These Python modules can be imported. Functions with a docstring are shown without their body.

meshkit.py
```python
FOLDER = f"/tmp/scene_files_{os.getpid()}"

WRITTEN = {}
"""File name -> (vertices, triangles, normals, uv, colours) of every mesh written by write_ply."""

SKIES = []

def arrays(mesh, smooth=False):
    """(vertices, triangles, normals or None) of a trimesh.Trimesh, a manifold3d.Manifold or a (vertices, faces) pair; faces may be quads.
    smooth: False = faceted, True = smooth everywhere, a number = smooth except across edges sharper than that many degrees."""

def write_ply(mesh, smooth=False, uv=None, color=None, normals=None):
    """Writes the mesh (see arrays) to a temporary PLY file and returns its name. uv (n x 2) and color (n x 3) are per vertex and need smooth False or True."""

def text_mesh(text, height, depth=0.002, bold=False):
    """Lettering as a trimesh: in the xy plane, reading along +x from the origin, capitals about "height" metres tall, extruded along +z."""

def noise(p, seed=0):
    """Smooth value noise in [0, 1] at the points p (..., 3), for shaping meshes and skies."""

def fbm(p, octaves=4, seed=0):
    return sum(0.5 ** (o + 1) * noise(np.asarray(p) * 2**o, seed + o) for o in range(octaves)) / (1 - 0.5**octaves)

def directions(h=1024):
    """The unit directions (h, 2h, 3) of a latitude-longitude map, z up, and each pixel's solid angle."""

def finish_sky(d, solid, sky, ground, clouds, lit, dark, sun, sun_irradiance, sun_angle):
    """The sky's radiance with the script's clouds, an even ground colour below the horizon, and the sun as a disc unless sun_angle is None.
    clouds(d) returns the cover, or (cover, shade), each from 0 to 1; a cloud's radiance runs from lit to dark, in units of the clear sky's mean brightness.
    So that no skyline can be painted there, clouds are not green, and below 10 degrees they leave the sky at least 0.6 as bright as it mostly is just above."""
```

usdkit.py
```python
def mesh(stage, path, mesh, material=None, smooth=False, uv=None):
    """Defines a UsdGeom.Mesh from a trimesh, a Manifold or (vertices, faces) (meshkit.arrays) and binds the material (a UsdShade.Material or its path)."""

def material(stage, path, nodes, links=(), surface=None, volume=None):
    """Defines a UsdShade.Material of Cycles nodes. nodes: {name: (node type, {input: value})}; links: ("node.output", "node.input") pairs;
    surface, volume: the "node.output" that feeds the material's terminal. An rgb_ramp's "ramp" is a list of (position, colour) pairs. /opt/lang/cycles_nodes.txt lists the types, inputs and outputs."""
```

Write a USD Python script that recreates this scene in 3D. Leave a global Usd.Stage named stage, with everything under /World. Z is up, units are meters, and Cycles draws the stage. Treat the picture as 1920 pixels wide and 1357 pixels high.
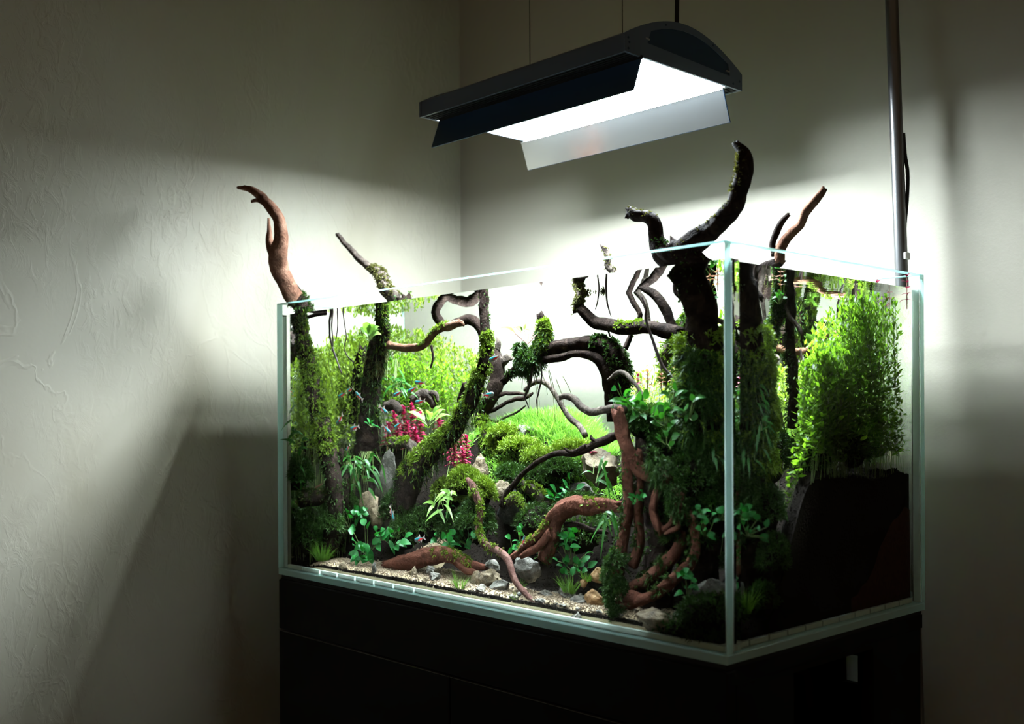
import math
import numpy as np, trimesh, manifold3d as m3
from pxr import Usd, UsdGeom, UsdLux, UsdShade, Gf, Sdf, Vt
import usdkit, meshkit

stage = Usd.Stage.CreateInMemory()
UsdGeom.SetStageUpAxis(stage, UsdGeom.Tokens.z)
UsdGeom.SetStageMetersPerUnit(stage, 1.0)
UsdGeom.Xform.Define(stage, '/World')
stage.SetDefaultPrim(stage.GetPrimAtPath('/World'))
UsdGeom.Scope.Define(stage, '/World/Looks')

# ------------------------------------------------------------------ camera (picture 1920 x 1357; z = 0 is the cabinet's top)
F_PX, CY_PX, YAW, ROLL = 2017.45, 767.8, -.8159, -.0054
EYE = np.array([1.1231, -1.1686, .2718])
FWD = np.array([math.sin(YAW), math.cos(YAW), 0.]); _r = np.array([math.cos(YAW), -math.sin(YAW), 0.]); _u = np.array([0, 0, 1.])
RIGHT = _r * math.cos(ROLL) + _u * math.sin(ROLL); UP = _u * math.cos(ROLL) - _r * math.sin(ROLL)
cam = UsdGeom.Camera.Define(stage, '/World/camera')
cam.CreateHorizontalApertureAttr(36.0); cam.CreateVerticalApertureAttr(36.0 * 1357 / 1920)
cam.CreateFocalLengthAttr(F_PX / 1920 * 36.0)
cam.CreateVerticalApertureOffsetAttr((CY_PX - 678.5) / 1920 * 36.0)
cam.CreateFStopAttr(4.5); cam.CreateFocusDistanceAttr(1.50)
cam.CreateClippingRangeAttr(Gf.Vec2f(.05, 50))
cam.CreateExposureAttr(0.0)
UsdGeom.Xformable(cam).AddTransformOp().Set(Gf.Matrix4d(*RIGHT, 0, *UP, 0, *(-FWD), 0, *EYE, 1))

# ------------------------------------------------------------------ dim warm light of the room, and the strength of the lamp over the tank
dome = UsdLux.DomeLight.Define(stage, '/World/room_light')
dome.CreateColorAttr(Gf.Vec3f(1.0, .70, .38)); dome.CreateIntensityAttr(.036)
LAMP_STRENGTH, LAMP_COLOR = 275.0, (.785, .93, 1.0)

# ------------------------------------------------------------------ helpers
RNG = np.random.default_rng(7)
used = {}
def path_for(name, parent):
    base = str(parent.GetPath()) if parent is not None else '/World'
    k = (base, name); n = used.get(k, 0); used[k] = n + 1
    return f'{base}/{name}' if n == 0 else f'{base}/{name}_{n:03d}'
ORIGIN = {}
def tag(o, label=None, cat=None, group=None, kind=None):
    o = o.GetPrim() if hasattr(o, 'GetPrim') else o
    for k, v in (('label', label), ('category', cat), ('group', group), ('kind', kind)):
        if v: o.SetCustomDataByKey(k, v)
    return o
def thing(name, label, cat, loc=(0, 0, 0), group=None, kind=None):
    p = path_for(name, None); x = UsdGeom.Xform.Define(stage, p); x.AddTranslateOp().Set(Gf.Vec3d(*map(float, loc)))
    ORIGIN[p] = np.array(loc, float)
    return tag(x, label, cat, group, kind)
def vf(m):
    if isinstance(m, (tuple, list)): return np.asarray(m[0], float), np.asarray(m[1], int)
    if hasattr(m, 'to_mesh'):
        q = m.to_mesh(); return np.array(q.vert_properties[:, :3], float), np.array(q.tri_verts, int)
    return np.array(m.vertices, float), np.array(m.faces, int)
def obj(name, mesh, mat, parent=None, smooth=False, kind=None, label=None):
    """one Mesh prim; vertices are given in world coordinates and stored relative to the thing's base"""
    v, f = vf(mesh)
    if parent is not None:
        top = '/'.join(str(parent.GetPath()).split('/')[:3]); v = v - ORIGIN.get(top, 0)
    m = usdkit.mesh(stage, path_for(name, parent), (v, f), M[mat], smooth=smooth)
    return tag(m, label, None, None, kind)
def cat(ms):
    vs, fs, n = [], [], 0
    for m in ms:
        v, f = vf(m)
        if len(f) and f.shape[1] == 4: f = np.vstack([f[:, [0, 1, 2]], f[:, [0, 2, 3]]])
        vs.append(v); fs.append(f + n); n += len(v)
    return np.vstack(vs), np.vstack(fs)
def box(x0, x1, y0, y1, z0, z1, bevel=0.0):
    if bevel <= 0:
        return trimesh.creation.box(bounds=[[x0, y0, z0], [x1, y1, z1]])
    b = bevel; P = []
    for sx in (0, 1):
        for sy in (0, 1):
            for sz in (0, 1):
                X, Y, Z = (x0, x1)[sx], (y0, y1)[sy], (z0, z1)[sz]; dx, dy, dz = (b, -b)[sx], (b, -b)[sy], (b, -b)[sz]
                P += [[X, Y + dy, Z + dz], [X + dx, Y, Z + dz], [X + dx, Y + dy, Z]]
    return m3.Manifold.hull_points(np.array(P, float))
def cyl(p, q, r, sec=12):
    p, q = np.array(p, float), np.array(q, float); m = trimesh.creation.cylinder(r, segment=[p, q], sections=sec); return m
def quad(a, b, c, d): return np.array([a, b, c, d], float), np.array([[0, 1, 2], [0, 2, 3]])
def norm(a): return a / np.maximum(np.linalg.norm(a, axis=-1, keepdims=True), 1e-9)

# points of the place seen at a pixel of the photograph: through air ('a'), or through the water behind the front ('f') or right pane ('r')
GX, GY, GT = .44, .215, .01      # inner half sizes of the tank, glass thickness
WZ = .432                        # water level
def px_ray(px, py):
    d = FWD + (px - 960) / F_PX * RIGHT - (py - CY_PX) / F_PX * UP
    return d / np.linalg.norm(d)
def _seen(px, py, y, how):
    d = px_ray(px, py)
    if how == 'a':
        return EYE + d * ((y - EYE[1]) / d[1])
    if how == 'f': p = EYE + d * ((-GY - EYE[1]) / d[1]); n = np.array([0, -1., 0])
    else: p = EYE + d * ((GX - EYE[0]) / d[0]); n = np.array([1., 0, 0])
    c = -d @ n; e = 1 / 1.33
    w = e * d + (e * c - math.sqrt(1 - e * e * (1 - c * c))) * n
    q = p + w * ((y - p[1]) / w[1])
    lim = GX - .012
    if abs(q[0]) > lim and how == 'f':           # never beyond the side panes
        q = p + w * ((math.copysign(lim, q[0]) - p[0]) / w[0])
    return q
def at(px, py, y, how='f'): return _seen(px, py, y, how)
def scale(px, py, y, how='f'):                   # metres for one pixel there
    return abs(_seen(px, py - 5, y, how)[2] - _seen(px, py + 5, y, how)[2]) / 10
def trace(pts, how='f'):
    out = []
    for p in pts:
        h = p[4] if len(p) > 4 else how
        out.append([*at(p[0], p[1], p[2], h), p[3] * scale(p[0], p[1], p[2], h)])
    return np.array(out)
def spline(P, step):
    P = np.asarray(P, float); Q = np.vstack([2 * P[0] - P[1], P, 2 * P[-1] - P[-2]]); out = []
    for i in range(len(P) - 1):
        a, b, c, d = Q[i:i + 4]; n = max(2, int(np.linalg.norm((c - b)[:3]) / step)); t = np.linspace(0, 1, n, endpoint=False)[:, None]
        out.append(.5 * (2 * b + (c - a) * t + (2 * a - 5 * b + 4 * c - d) * t ** 2 + (3 * b - a - 3 * c + d) * t ** 3))
    o = np.vstack(out + [P[-1:]]); o[:, 3:] = np.maximum(o[:, 3:], np.min(P[:, 3:], 0) * .7) if P.shape[1] > 3 else o[:, 3:]
    return o
def frames(p):
    t = norm(np.gradient(p, axis=0)); n = np.zeros_like(t)
    a = np.array([0, 0, 1.]) if abs(t[0, 2]) < .8 else np.array([1., 0, 0])
    n[0] = norm(np.cross(t[0], a))
    for i in range(1, len(t)):
        v = n[i - 1] - t[i] * (n[i - 1] @ t[i]); n[i] = v / max(np.linalg.norm(v), 1e-9)
    return t, n, np.cross(t, n)
class Tube:
    """a gnarled branch: (x, y, z, radius) path, grooves that twist along it"""
    def __init__(s, P, seg=16, step=.003, rough=.24, grooves=3, twist=14, seed=0, flat=1.0, wobble=.0015, jag=.7):
        c = spline(P, step); n = len(c); s.c = c
        if wobble: c[:, :3] += (np.stack([meshkit.fbm(np.c_[c[:, :3] * 38 + k * 9.1], 2, seed + k) for k in range(3)], 1) - .5) * 2 * np.minimum(wobble * 2, c[:, 3:] * .7)
        t, a, b = frames(c[:, :3]); th = np.linspace(0, 2 * np.pi, seg, endpoint=False)
        L = np.r_[0, np.cumsum(np.linalg.norm(np.diff(c[:, :3], axis=0), axis=1))]
        ring = np.cos(th)[None, :, None] * a[:, None] + flat * np.sin(th)[None, :, None] * b[:, None]
        nz = meshkit.fbm(np.stack([np.cos(th)[None] * 1.3 + 0 * L[:, None], np.sin(th)[None] * 1.3 + 0 * L[:, None], L[:, None] * 45 + 0 * th[None]], -1) + seed * 3.7, 3, seed) - .5
        nz = nz + .35 * (meshkit.fbm(np.stack([np.cos(th)[None] * 4 + 0 * L[:, None], np.sin(th)[None] * 4 + 0 * L[:, None], L[:, None] * 130 + 0 * th[None]], -1) + seed * 1.7, 2, seed + 5) - .5)
        gr = np.sin(grooves * th[None] + twist * L[:, None] + seed) * .5 + np.sin((grooves * 2 + 1) * th[None] - twist * 1.7 * L[:, None]) * .25
        R = c[:, 3:4] * (1 + rough * (1.9 * nz + .7 * gr)); s.R = R
        V = c[:, None, :3] + ring * R[..., None]; s.V, s.N, s.L = V, norm(ring), L
        if rough and jag: V[0] -= t[0] * (R[0] * jag * np.random.default_rng(seed).uniform(-.5, 1.3, seg))[:, None]      # a broken, splintered end
        i, j = np.meshgrid(np.arange(n - 1), np.arange(seg), indexing='ij'); k = (j + 1) % seg
        q = np.stack([i * seg + j, i * seg + k, (i + 1) * seg + k, (i + 1) * seg + j], -1).reshape(-1, 4)
        F = np.vstack([q[:, [0, 1, 2]], q[:, [0, 2, 3]]])
        ends = np.vstack([c[0, :3] - t[0] * c[0, 3] * .35, c[-1, :3] + t[-1] * c[-1, 3] * .35]); m = n * seg
        jj = np.arange(seg); kk = (jj + 1) % seg
        F = np.vstack([F, np.stack([kk, jj, 0 * jj + m], 1), np.stack([(n - 1) * seg + jj, (n - 1) * seg + kk, 0 * jj + m + 1], 1)])
        s.mesh = (np.vstack([V.reshape(-1, 3), ends]), F)
def blades(P, D, L, W, droop=0.0, side=None, prof=(.45, 1, .75, 0), rng=RNG, curl=None):
    """many thin leaves at once: base P, direction D, length L, width W; droop bends them down. Returns one (vertices, triangles)"""
    P, D = np.asarray(P, float), norm(np.asarray(D, float)); n = len(P); k = len(prof)
    L = np.broadcast_to(L, (n,))[:, None]; W = np.broadcast_to(W, (n,))[:, None]; droop = np.broadcast_to(droop, (n,))[:, None]
    if side is None: side = rng.normal(size=(n, 3))
    S = norm(np.cross(D, side)); g = np.array([0, 0, -1.]); rows = []
    if curl is None: curl = 0 * D
    for i in range(k):
        s = i / (k - 1); c = P + D * L * s + (g * droop + curl) * L * s * s; w = S * W * prof[i] * .5
        rows += ([c - w, c + w] if prof[i] > 0 else [c])
    V = np.stack(rows, 1); per = V.shape[1]; f = []
    idx, r = [], 0
    for i in range(k):
        idx.append((r, r + 1) if prof[i] > 0 else (r,)); r += len(idx[-1])
    for a, b in zip(idx[:-1], idx[1:]):
        if len(a) == 2 and len(b) == 2: f += [[a[0], a[1], b[1]], [a[0], b[1], b[0]]]
        elif len(a) == 2: f += [[a[0], a[1], b[0]]]
        else: f += [[a[0], b[1], b[0]]]
    f = np.array(f)
    return V.reshape(-1, 3), (f[None] + (np.arange(n) * per)[:, None, None]).reshape(-1, 3)
def moss_on(tube, n, lo=0.0, hi=1.0, length=.011, width=.0017, up=.25, where=None, seed=1, spread=.7, droop=.35, thick=0.0):
    """fronds of moss growing on a stretch lo..hi of a branch; where: a direction the moss prefers"""
    g = np.random.default_rng(seed); V, N = tube.V, tube.N; a, b = int(lo * (len(V) - 1)), max(int(hi * (len(V) - 1)), int(lo * (len(V) - 1)) + 1)
    i = g.integers(a, b + 1, n * 3); j = g.integers(0, V.shape[1], n * 3)
    P, Q = V[i, j], N[i, j]; w = np.ones(len(P))
    if where is not None: w = np.clip(.25 + Q @ norm(np.array(where, float)), .02, 1)
    w *= np.clip((meshkit.noise(P * 120, seed) - .40) * 3.5, .03, 1)
    keep = g.random(len(P)) < w / w.max(); P, Q = P[keep][:n], Q[keep][:n]; m = len(P)
    D = norm(Q * (.35 + .65 * g.random((m, 1))) + g.normal(size=(m, 3)) * spread * .6 + np.array([0, 0, up]))
    Lg = length * .85 * g.uniform(.5, 1.35, m)
    P = P - Q * .001 + Q * thick * g.random((m, 1))
    main = blades(P, D, Lg, width, droop, rng=g, prof=(.6, 1, .8, 0))
    # side leaflets of each frond
    parts = [main]
    for s in (.35, .62):
        c = P + D * (Lg * s)[:, None] + np.array([0, 0, -1.]) * (droop * Lg * s * s)[:, None]
        for sg in (-1, 1):
            dd = norm(D + sg * norm(np.cross(D, g.normal(size=(m, 3)))) * 1.1)
            parts.append(blades(c, dd, Lg * .42, width * .9, .1, rng=g, prof=(.9, .8, 0)))
    return cat(parts)

# ------------------------------------------------------------------ materials
M = {}
def mat(name, nodes, links=(), surface='p.BSDF', volume=None):
    M[name] = usdkit.material(stage, '/World/Looks/' + name, nodes, links, surface=surface, volume=volume); return M[name]
def plain(name, col, rough=.5, metallic=0., spec=.5, noise=None, bump=0., scale=60):
    nodes = {'p': ('principled_bsdf', {'base_color': col, 'roughness': rough, 'metallic': metallic, 'specular_ior_level': spec})}; links = []
    if noise or bump:
        nodes['g'] = ('geometry', {}); nodes['n'] = ('noise_texture', {'scale': scale, 'detail': 5.0, 'roughness': .6}); links.append(('g.position', 'n.vector'))
    if noise:
        nodes['r'] = ('rgb_ramp', {'ramp': [(.3, noise), (.7, col)]}); links += [('n.fac', 'r.fac'), ('r.color', 'p.base_color')]
    if bump:
        nodes['b'] = ('bump', {'strength': bump, 'distance': .002}); links += [('n.fac', 'b.height'), ('b.normal', 'p.normal')]
    return mat(name, nodes, links)
def leaf(name, ramp, trans=.35, rough=.35, spec=.4, tcol=None):
    """leaf colours vary leaf by leaf; light passes through"""
    return mat(name, {'g': ('geometry', {}), 'r': ('rgb_ramp', {'ramp': ramp}), 'p': ('principled_bsdf', {'roughness': rough, 'specular_ior_level': spec}),
                      't': ('translucent_bsdf', {}), 'm': ('mix_closure', {'fac': trans}), 'k': ('mix', {'mix_type': 'multiply', 'fac': 1.0, 'color2': tcol or (1.1, 1.15, .6)})},
               [('g.random_per_island', 'r.fac'), ('r.color', 'p.base_color'), ('r.color', 'k.color1'), ('k.color', 't.color'), ('p.BSDF', 'm.closure1'), ('t.BSDF', 'm.closure2')], 'm.closure')
def wood(name, a, b, c):
    return mat(name, {'g': ('geometry', {}), 'n': ('noise_texture', {'scale': 55., 'detail': 6., 'roughness': .65, 'distortion': .6}), 'n2': ('noise_texture', {'scale': 9., 'detail': 3.}),
                      'n3': ('noise_texture', {'scale': 320., 'detail': 4.}), 'r': ('rgb_ramp', {'ramp': [(.25, a), (.5, b), (.75, c)]}), 
                      'h': ('math', {'math_type': 'multiply_add', 'value2': .35}), 'b': ('bump', {'strength': .9, 'distance': .004}), 'p': ('principled_bsdf', {'roughness': .9, 'specular_ior_level': .03})},
               [('g.position', 'n.vector'), ('g.position', 'n2.vector'), ('g.position', 'n3.vector'), ('n.fac', 'h.value3'), ('n3.fac', 'h.value1'),
                ('n.fac', 'r.fac'), ('r.color', 'p.base_color'), ('h.value', 'b.height'), ('b.normal', 'p.normal')])
# plaster of the left wall: trowel ridges, rough patches and mottling
mat('plaster', {
    'g': ('geometry', {}), 'mp': ('mapping', {'scale': (1, 1, .55)}),
    'big': ('noise_texture', {'scale': 2.6, 'detail': 3., 'distortion': .8}), 'mask': ('noise_texture', {'scale': 3.4, 'detail': 3., 'roughness': .6}), 'mr': ('map_range', {'from_min': .43, 'from_max': .58, 'clamp': True}),
    'rid': ('noise_texture', {'scale': 7., 'detail': 4., 'roughness': .5, 'distortion': 1.4}), 'rs': ('math', {'math_type': 'subtract', 'value2': .5}), 'ra': ('math', {'math_type': 'absolute'}), 'rr': ('map_range', {'from_min': 0., 'from_max': .018, 'to_min': 1., 'to_max': 0., 'clamp': True}),
    'ptch': ('noise_texture', {'scale': 42., 'detail': 5., 'roughness': .62, 'distortion': 1.2}), 'pr': ('map_range', {'from_min': .48, 'from_max': .62, 'clamp': True}), 'pm': ('math', {'math_type': 'multiply'}),
    'rm': ('math', {'math_type': 'multiply'}), 'fine': ('noise_texture', {'scale': 160., 'detail': 3.}),
    's1': ('math', {'math_type': 'multiply_add', 'value2': .62}), 's2': ('math', {'math_type': 'multiply_add', 'value2': .45}), 's3': ('math', {'math_type': 'multiply_add', 'value2': .05}),
    'mm': ('map_range', {'from_min': .36, 'from_max': .58, 'clamp': True}), 'mask2': ('noise_texture', {'scale': 1.9, 'detail': 2.}),
    'b': ('bump', {'strength': .44, 'distance': .0027}), 'c': ('rgb_ramp', {'ramp': [(.3, (.212, .184, .132)), (.5, (.262, .233, .182)), (.7, (.285, .26, .21))]}),
    'p': ('principled_bsdf', {'roughness': .6, 'specular_ior_level': .25})},
    [('g.position', 'mp.vector'), ('mp.vector', 'big.vector'), ('mp.vector', 'mask.vector'), ('mp.vector', 'rid.vector'), ('mp.vector', 'ptch.vector'), ('g.position', 'fine.vector'), ('g.position', 'mask2.vector'),
     ('mask.fac', 'mr.value'), ('mask2.fac', 'mm.value'), ('rid.fac', 'rs.value1'), ('rs.value', 'ra.value1'), ('ra.value', 'rr.value'), ('rr.result', 'rm.value1'), ('mm.result', 'rm.value2'),
     ('ptch.fac', 'pr.value'), ('pr.result', 'pm.value1'), ('mr.result', 'pm.value2'),
     ('pm.value', 's1.value1'), ('big.fac', 's1.value3'), ('rm.value', 's2.value1'), ('s1.value', 's2.value3'), ('fine.fac', 's3.value1'), ('s2.value', 's3.value3'),
     ('s3.value', 'b.height'), ('b.normal', 'p.normal'), ('big.fac', 'c.fac'), ('c.color', 'p.base_color')])
mat('smooth_wall', {'g': ('geometry', {}), 'n': ('noise_texture', {'scale': 210., 'detail': 3.}), 'b': ('bump', {'strength': .12, 'distance': .0015}), 'p': ('principled_bsdf', {'base_color': (.268, .240, .195), 'roughness': .65, 'specular_ior_level': .2})},
    [('g.position', 'n.vector'), ('n.fac', 'b.height'), ('b.normal', 'p.normal')])
plain('floor_dark', (.10, .075, .05), .5)
plain('black_board', (.0030, .0034, .0034), .5, spec=.10)
plain('edge_band', (.05, .052, .05), .4)
plain('black_void', (.002, .002, .002), .8, spec=.1)
plain('rubber', (.01, .01, .01), .7, spec=.2)
plain('lamp_metal', (.055, .068, .09), .45, spec=.3)
plain('lamp_inset', (.012, .024, .042), .5, spec=.2)
plain('screen_dark', (.012, .032, .065), .4, spec=.2)
plain('screen_mirror', (.74, .77, .80), .145, metallic=1.0)
plain('chrome', (.7, .7, .7), .25, metallic=1.0)
plain('wire_metal', (.10, .10, .08), .4, metallic=.6)
plain('pole_metal', (.13, .125, .125), .33, metallic=.8)
plain('white_clip', (.45, .45, .42), .5)
mat('lit_panel', {'e': ('emission', {'color': LAMP_COLOR, 'strength': LAMP_STRENGTH})}, surface='e.emission')
mat('pane', {'gg': ('geometry', {}), 'i': ('math', {'math_type': 'multiply_add', 'value2': 1 / 1.5 - 1.5, 'value3': 1.5}), 'f': ('fresnel', {}), 'w': ('math', {'math_type': 'multiply', 'value2': .07}), 't': ('transparent_bsdf', {'color': (.985, .997, .992)}), 'g': ('glossy_bsdf', {'color': (1, 1, 1), 'roughness': .0}), 'm': ('mix_closure', {})},
    [('gg.backfacing', 'i.value1'), ('i.value', 'f.IOR'), ('f.fac', 'w.value1'), ('w.value', 'm.fac'), ('t.BSDF', 'm.closure1'), ('g.BSDF', 'm.closure2')], 'm.closure')   # low-reflection glass: both faces reflect as the outer one does
mat('solid_glass', {'g': ('glass_bsdf', {'color': (.975, .995, .985), 'roughness': 0., 'IOR': 1.5})}, surface='g.BSDF')
mat('edge_glass', {'g': ('glass_bsdf', {'color': (.86, .97, .95), 'roughness': .12, 'IOR': 1.5}), 'd': ('principled_bsdf', {'base_color': (.62, .90, .87), 'roughness': .3}), 't': ('translucent_bsdf', {'color': (.7, .95, .92)}),
                   'm1': ('mix_closure', {'fac': .4}), 'm': ('mix_closure', {'fac': .6})}, [('d.BSDF', 'm1.closure1'), ('t.BSDF', 'm1.closure2'), ('g.BSDF', 'm.closure1'), ('m1.closure', 'm.closure2')], 'm.closure')
mat('water_surface', {'f': ('fresnel', {'IOR': 1.33}), 't': ('transparent_bsdf', {'color': (1, 1, 1)}), 'gg': ('geometry', {}), 'n': ('noise_texture', {'scale': 16., 'detail': 2.}), 'b': ('bump', {'strength': .06, 'distance': .004}),
                      'g': ('glossy_bsdf', {'color': (1, 1, 1), 'roughness': .0}), 'm': ('mix_closure', {})},
    [('gg.position', 'n.vector'), ('n.fac', 'b.height'), ('b.normal', 'g.normal'), ('f.fac', 'm.fac'), ('t.BSDF', 'm.closure1'), ('g.BSDF', 'm.closure2')], 'm.closure')
mat('water', {'gg': ('geometry', {}), 'g': ('glass_bsdf', {'color': (.985, 1.0, .99), 'roughness': 0., 'IOR': 1.33}), 'r': ('refraction_bsdf', {'color': (.985, 1.0, .99), 'roughness': 0., 'IOR': 1.33}), 'm': ('mix_closure', {})},
    [('gg.backfacing', 'm.fac'), ('r.BSDF', 'm.closure1'), ('g.BSDF', 'm.closure2')], 'm.closure')   # behind the glass: mirrors only from inside, past the critical angle
leaf('silicone', [(0, (.86, .92, .90)), (1, (.86, .92, .90))], .75, .4, .3, (1, 1, 1))
plain('mat_tile', (.62, .70, .62), .6, noise=(.52, .62, .56), scale=30)
plain('soil', (.012, .009, .007), 1.0, spec=.03, noise=(.007, .005, .004), bump=.8, scale=300)
plain('red_gravel', (.06, .022, .014), 1.0, spec=.05, noise=(.03, .012, .01), bump=.9, scale=220)
mat('sand', {'g': ('geometry', {}), 'r': ('rgb_ramp', {'ramp': [(0., (.20, .14, .09)), (.12, (.45, .35, .22)), (.3, (.76, .64, .45)), (.7, (.88, .78, .60)), (.9, (.86, .80, .68)), (1., (.35, .28, .2))]}), 'p': ('principled_bsdf', {'roughness': .7})},
    [('g.random_per_island', 'r.fac'), ('r.color', 'p.base_color')])
plain('sand_base', (.40, .31, .20), 1.0, spec=.1, noise=(.42, .32, .2), bump=.8, scale=500)
def stone(name, a, b, c):
    mat(name, {'g': ('geometry', {}), 'n': ('noise_texture', {'scale': 60., 'detail': 7., 'roughness': .65}), 'v': ('noise_texture', {'scale': 190., 'detail': 5., 'distortion': 1.}), 'r': ('rgb_ramp', {'ramp': [(.3, a), (.5, b), (.7, c)]}),
               'b': ('bump', {'strength': .8, 'distance': .003}), 'p': ('principled_bsdf', {'roughness': .75, 'specular_ior_level': .3})},
        [('g.position', 'n.vector'), ('g.position', 'v.vector'), ('n.fac', 'r.fac'), ('r.color', 'p.base_color'), ('v.fac', 'b.height'), ('b.normal', 'p.normal')])
stone('stone_grey', (.035, .032, .027), (.09, .08, .066), (.17, .15, .13))
stone('stone_brown', (.045, .031, .018), (.12, .085, .05), (.22, .165, .10))
stone('stone_pale', (.06, .052, .042), (.15, .13, .105), (.25, .22, .18))
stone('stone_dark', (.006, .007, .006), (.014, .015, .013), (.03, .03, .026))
stone('stone_orange', (.10, .05, .02), (.26, .14, .06), (.38, .25, .13))
wood('wood_red', (.022, .008, .005), (.075, .027, .018), (.15, .062, .043))
wood('wood_dark', (.005, .0032, .0026), (.013, .008, .0065), (.040, .026, .020))
wood('wood_tan', (.045, .022, .014), (.13, .062, .040), (.23, .13, .09))
wood('wood_grey', (.014, .010, .009), (.045, .034, .028), (.13, .10, .082))
wood('wood_pink', (.025, .012, .010), (.075, .036, .030), (.15, .082, .068))
plain('root_dark', (.05, .018, .022), .5, noise=(.02, .01, .012))
leaf('moss_bright', [(0, (.11, .17, .012)), (.5, (.26, .34, .028)), (.85, (.43, .47, .08)), (1, (.52, .50, .16))], .30, .55, .2)
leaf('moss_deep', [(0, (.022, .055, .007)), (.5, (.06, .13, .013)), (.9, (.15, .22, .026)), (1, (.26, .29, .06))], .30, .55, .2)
leaf('moss_brown', [(0, (.08, .075, .02)), (.5, (.18, .17, .04)), (1, (.36, .33, .14))], .25, .6, .2)
leaf('fine_leaf', [(0, (.20, .29, .035)), (.5, (.38, .45, .075)), (.85, (.54, .54, .14)), (1, (.62, .50, .2))], .42, .4)
leaf('bush_leaf', [(0, (.13, .25, .02)), (.5, (.27, .40, .035)), (.85, (.42, .48, .07)), (1, (.50, .44, .10))], .65, .35)
leaf('carpet_leaf', [(0, (.17, .33, .06)), (.6, (.31, .46, .12)), (1, (.48, .56, .24))], .42, .4)
leaf('broad_leaf', [(0, (.014, .12, .022)), (.6, (.035, .20, .036)), (1, (.10, .30, .06))], .25, .38, .3, (.9, 1.3, .35))
leaf('fern_leaf', [(0, (.02, .10, .010)), (.6, (.05, .20, .018)), (1, (.14, .32, .035))], .35, .35)
leaf('pale_leaf', [(0, (.16, .30, .06)), (.6, (.30, .42, .10)), (1, (.46, .46, .16))], .38, .3)
leaf('olive_leaf', [(0, (.10, .13, .02)), (.6, (.22, .25, .04)), (1, (.34, .27, .08))], .4, .3)
leaf('grass', [(0, (.09, .20, .02)), (.6, (.20, .36, .05)), (1, (.42, .52, .14))], .35, .4)
leaf('red_leaf', [(0, (.22, .010, .045)), (.5, (.42, .025, .11)), (.85, (.58, .08, .19)), (1, (.66, .2, .27))], .40, .35, .4, (1.15, .7, .8))
leaf('rusty_leaf', [(0, (.30, .12, .06)), (.5, (.46, .22, .10)), (1, (.56, .38, .16))], .4, .35)
plain('stem_green', (.10, .14, .03), .6)
plain('stem_red', (.16, .05, .03), .6)
plain('fish_body', (.16, .19, .18), .25, metallic=.35)
plain('fish_blue', (.03, .55, .66), .18, metallic=.35)
plain('fish_red', (.75, .02, .03), .35)
mat('fish_fin', {'t': ('transparent_bsdf', {'color': (1, 1, 1)}), 'p': ('principled_bsdf', {'base_color': (.75, .6, .58), 'roughness': .3}), 'm': ('mix_closure', {'fac': .55})}, [('t.BSDF', 'm.closure1'), ('p.BSDF', 'm.closure2')], 'm.closure')
plain('fish_eye', (.01, .01, .012), .1)

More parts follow.
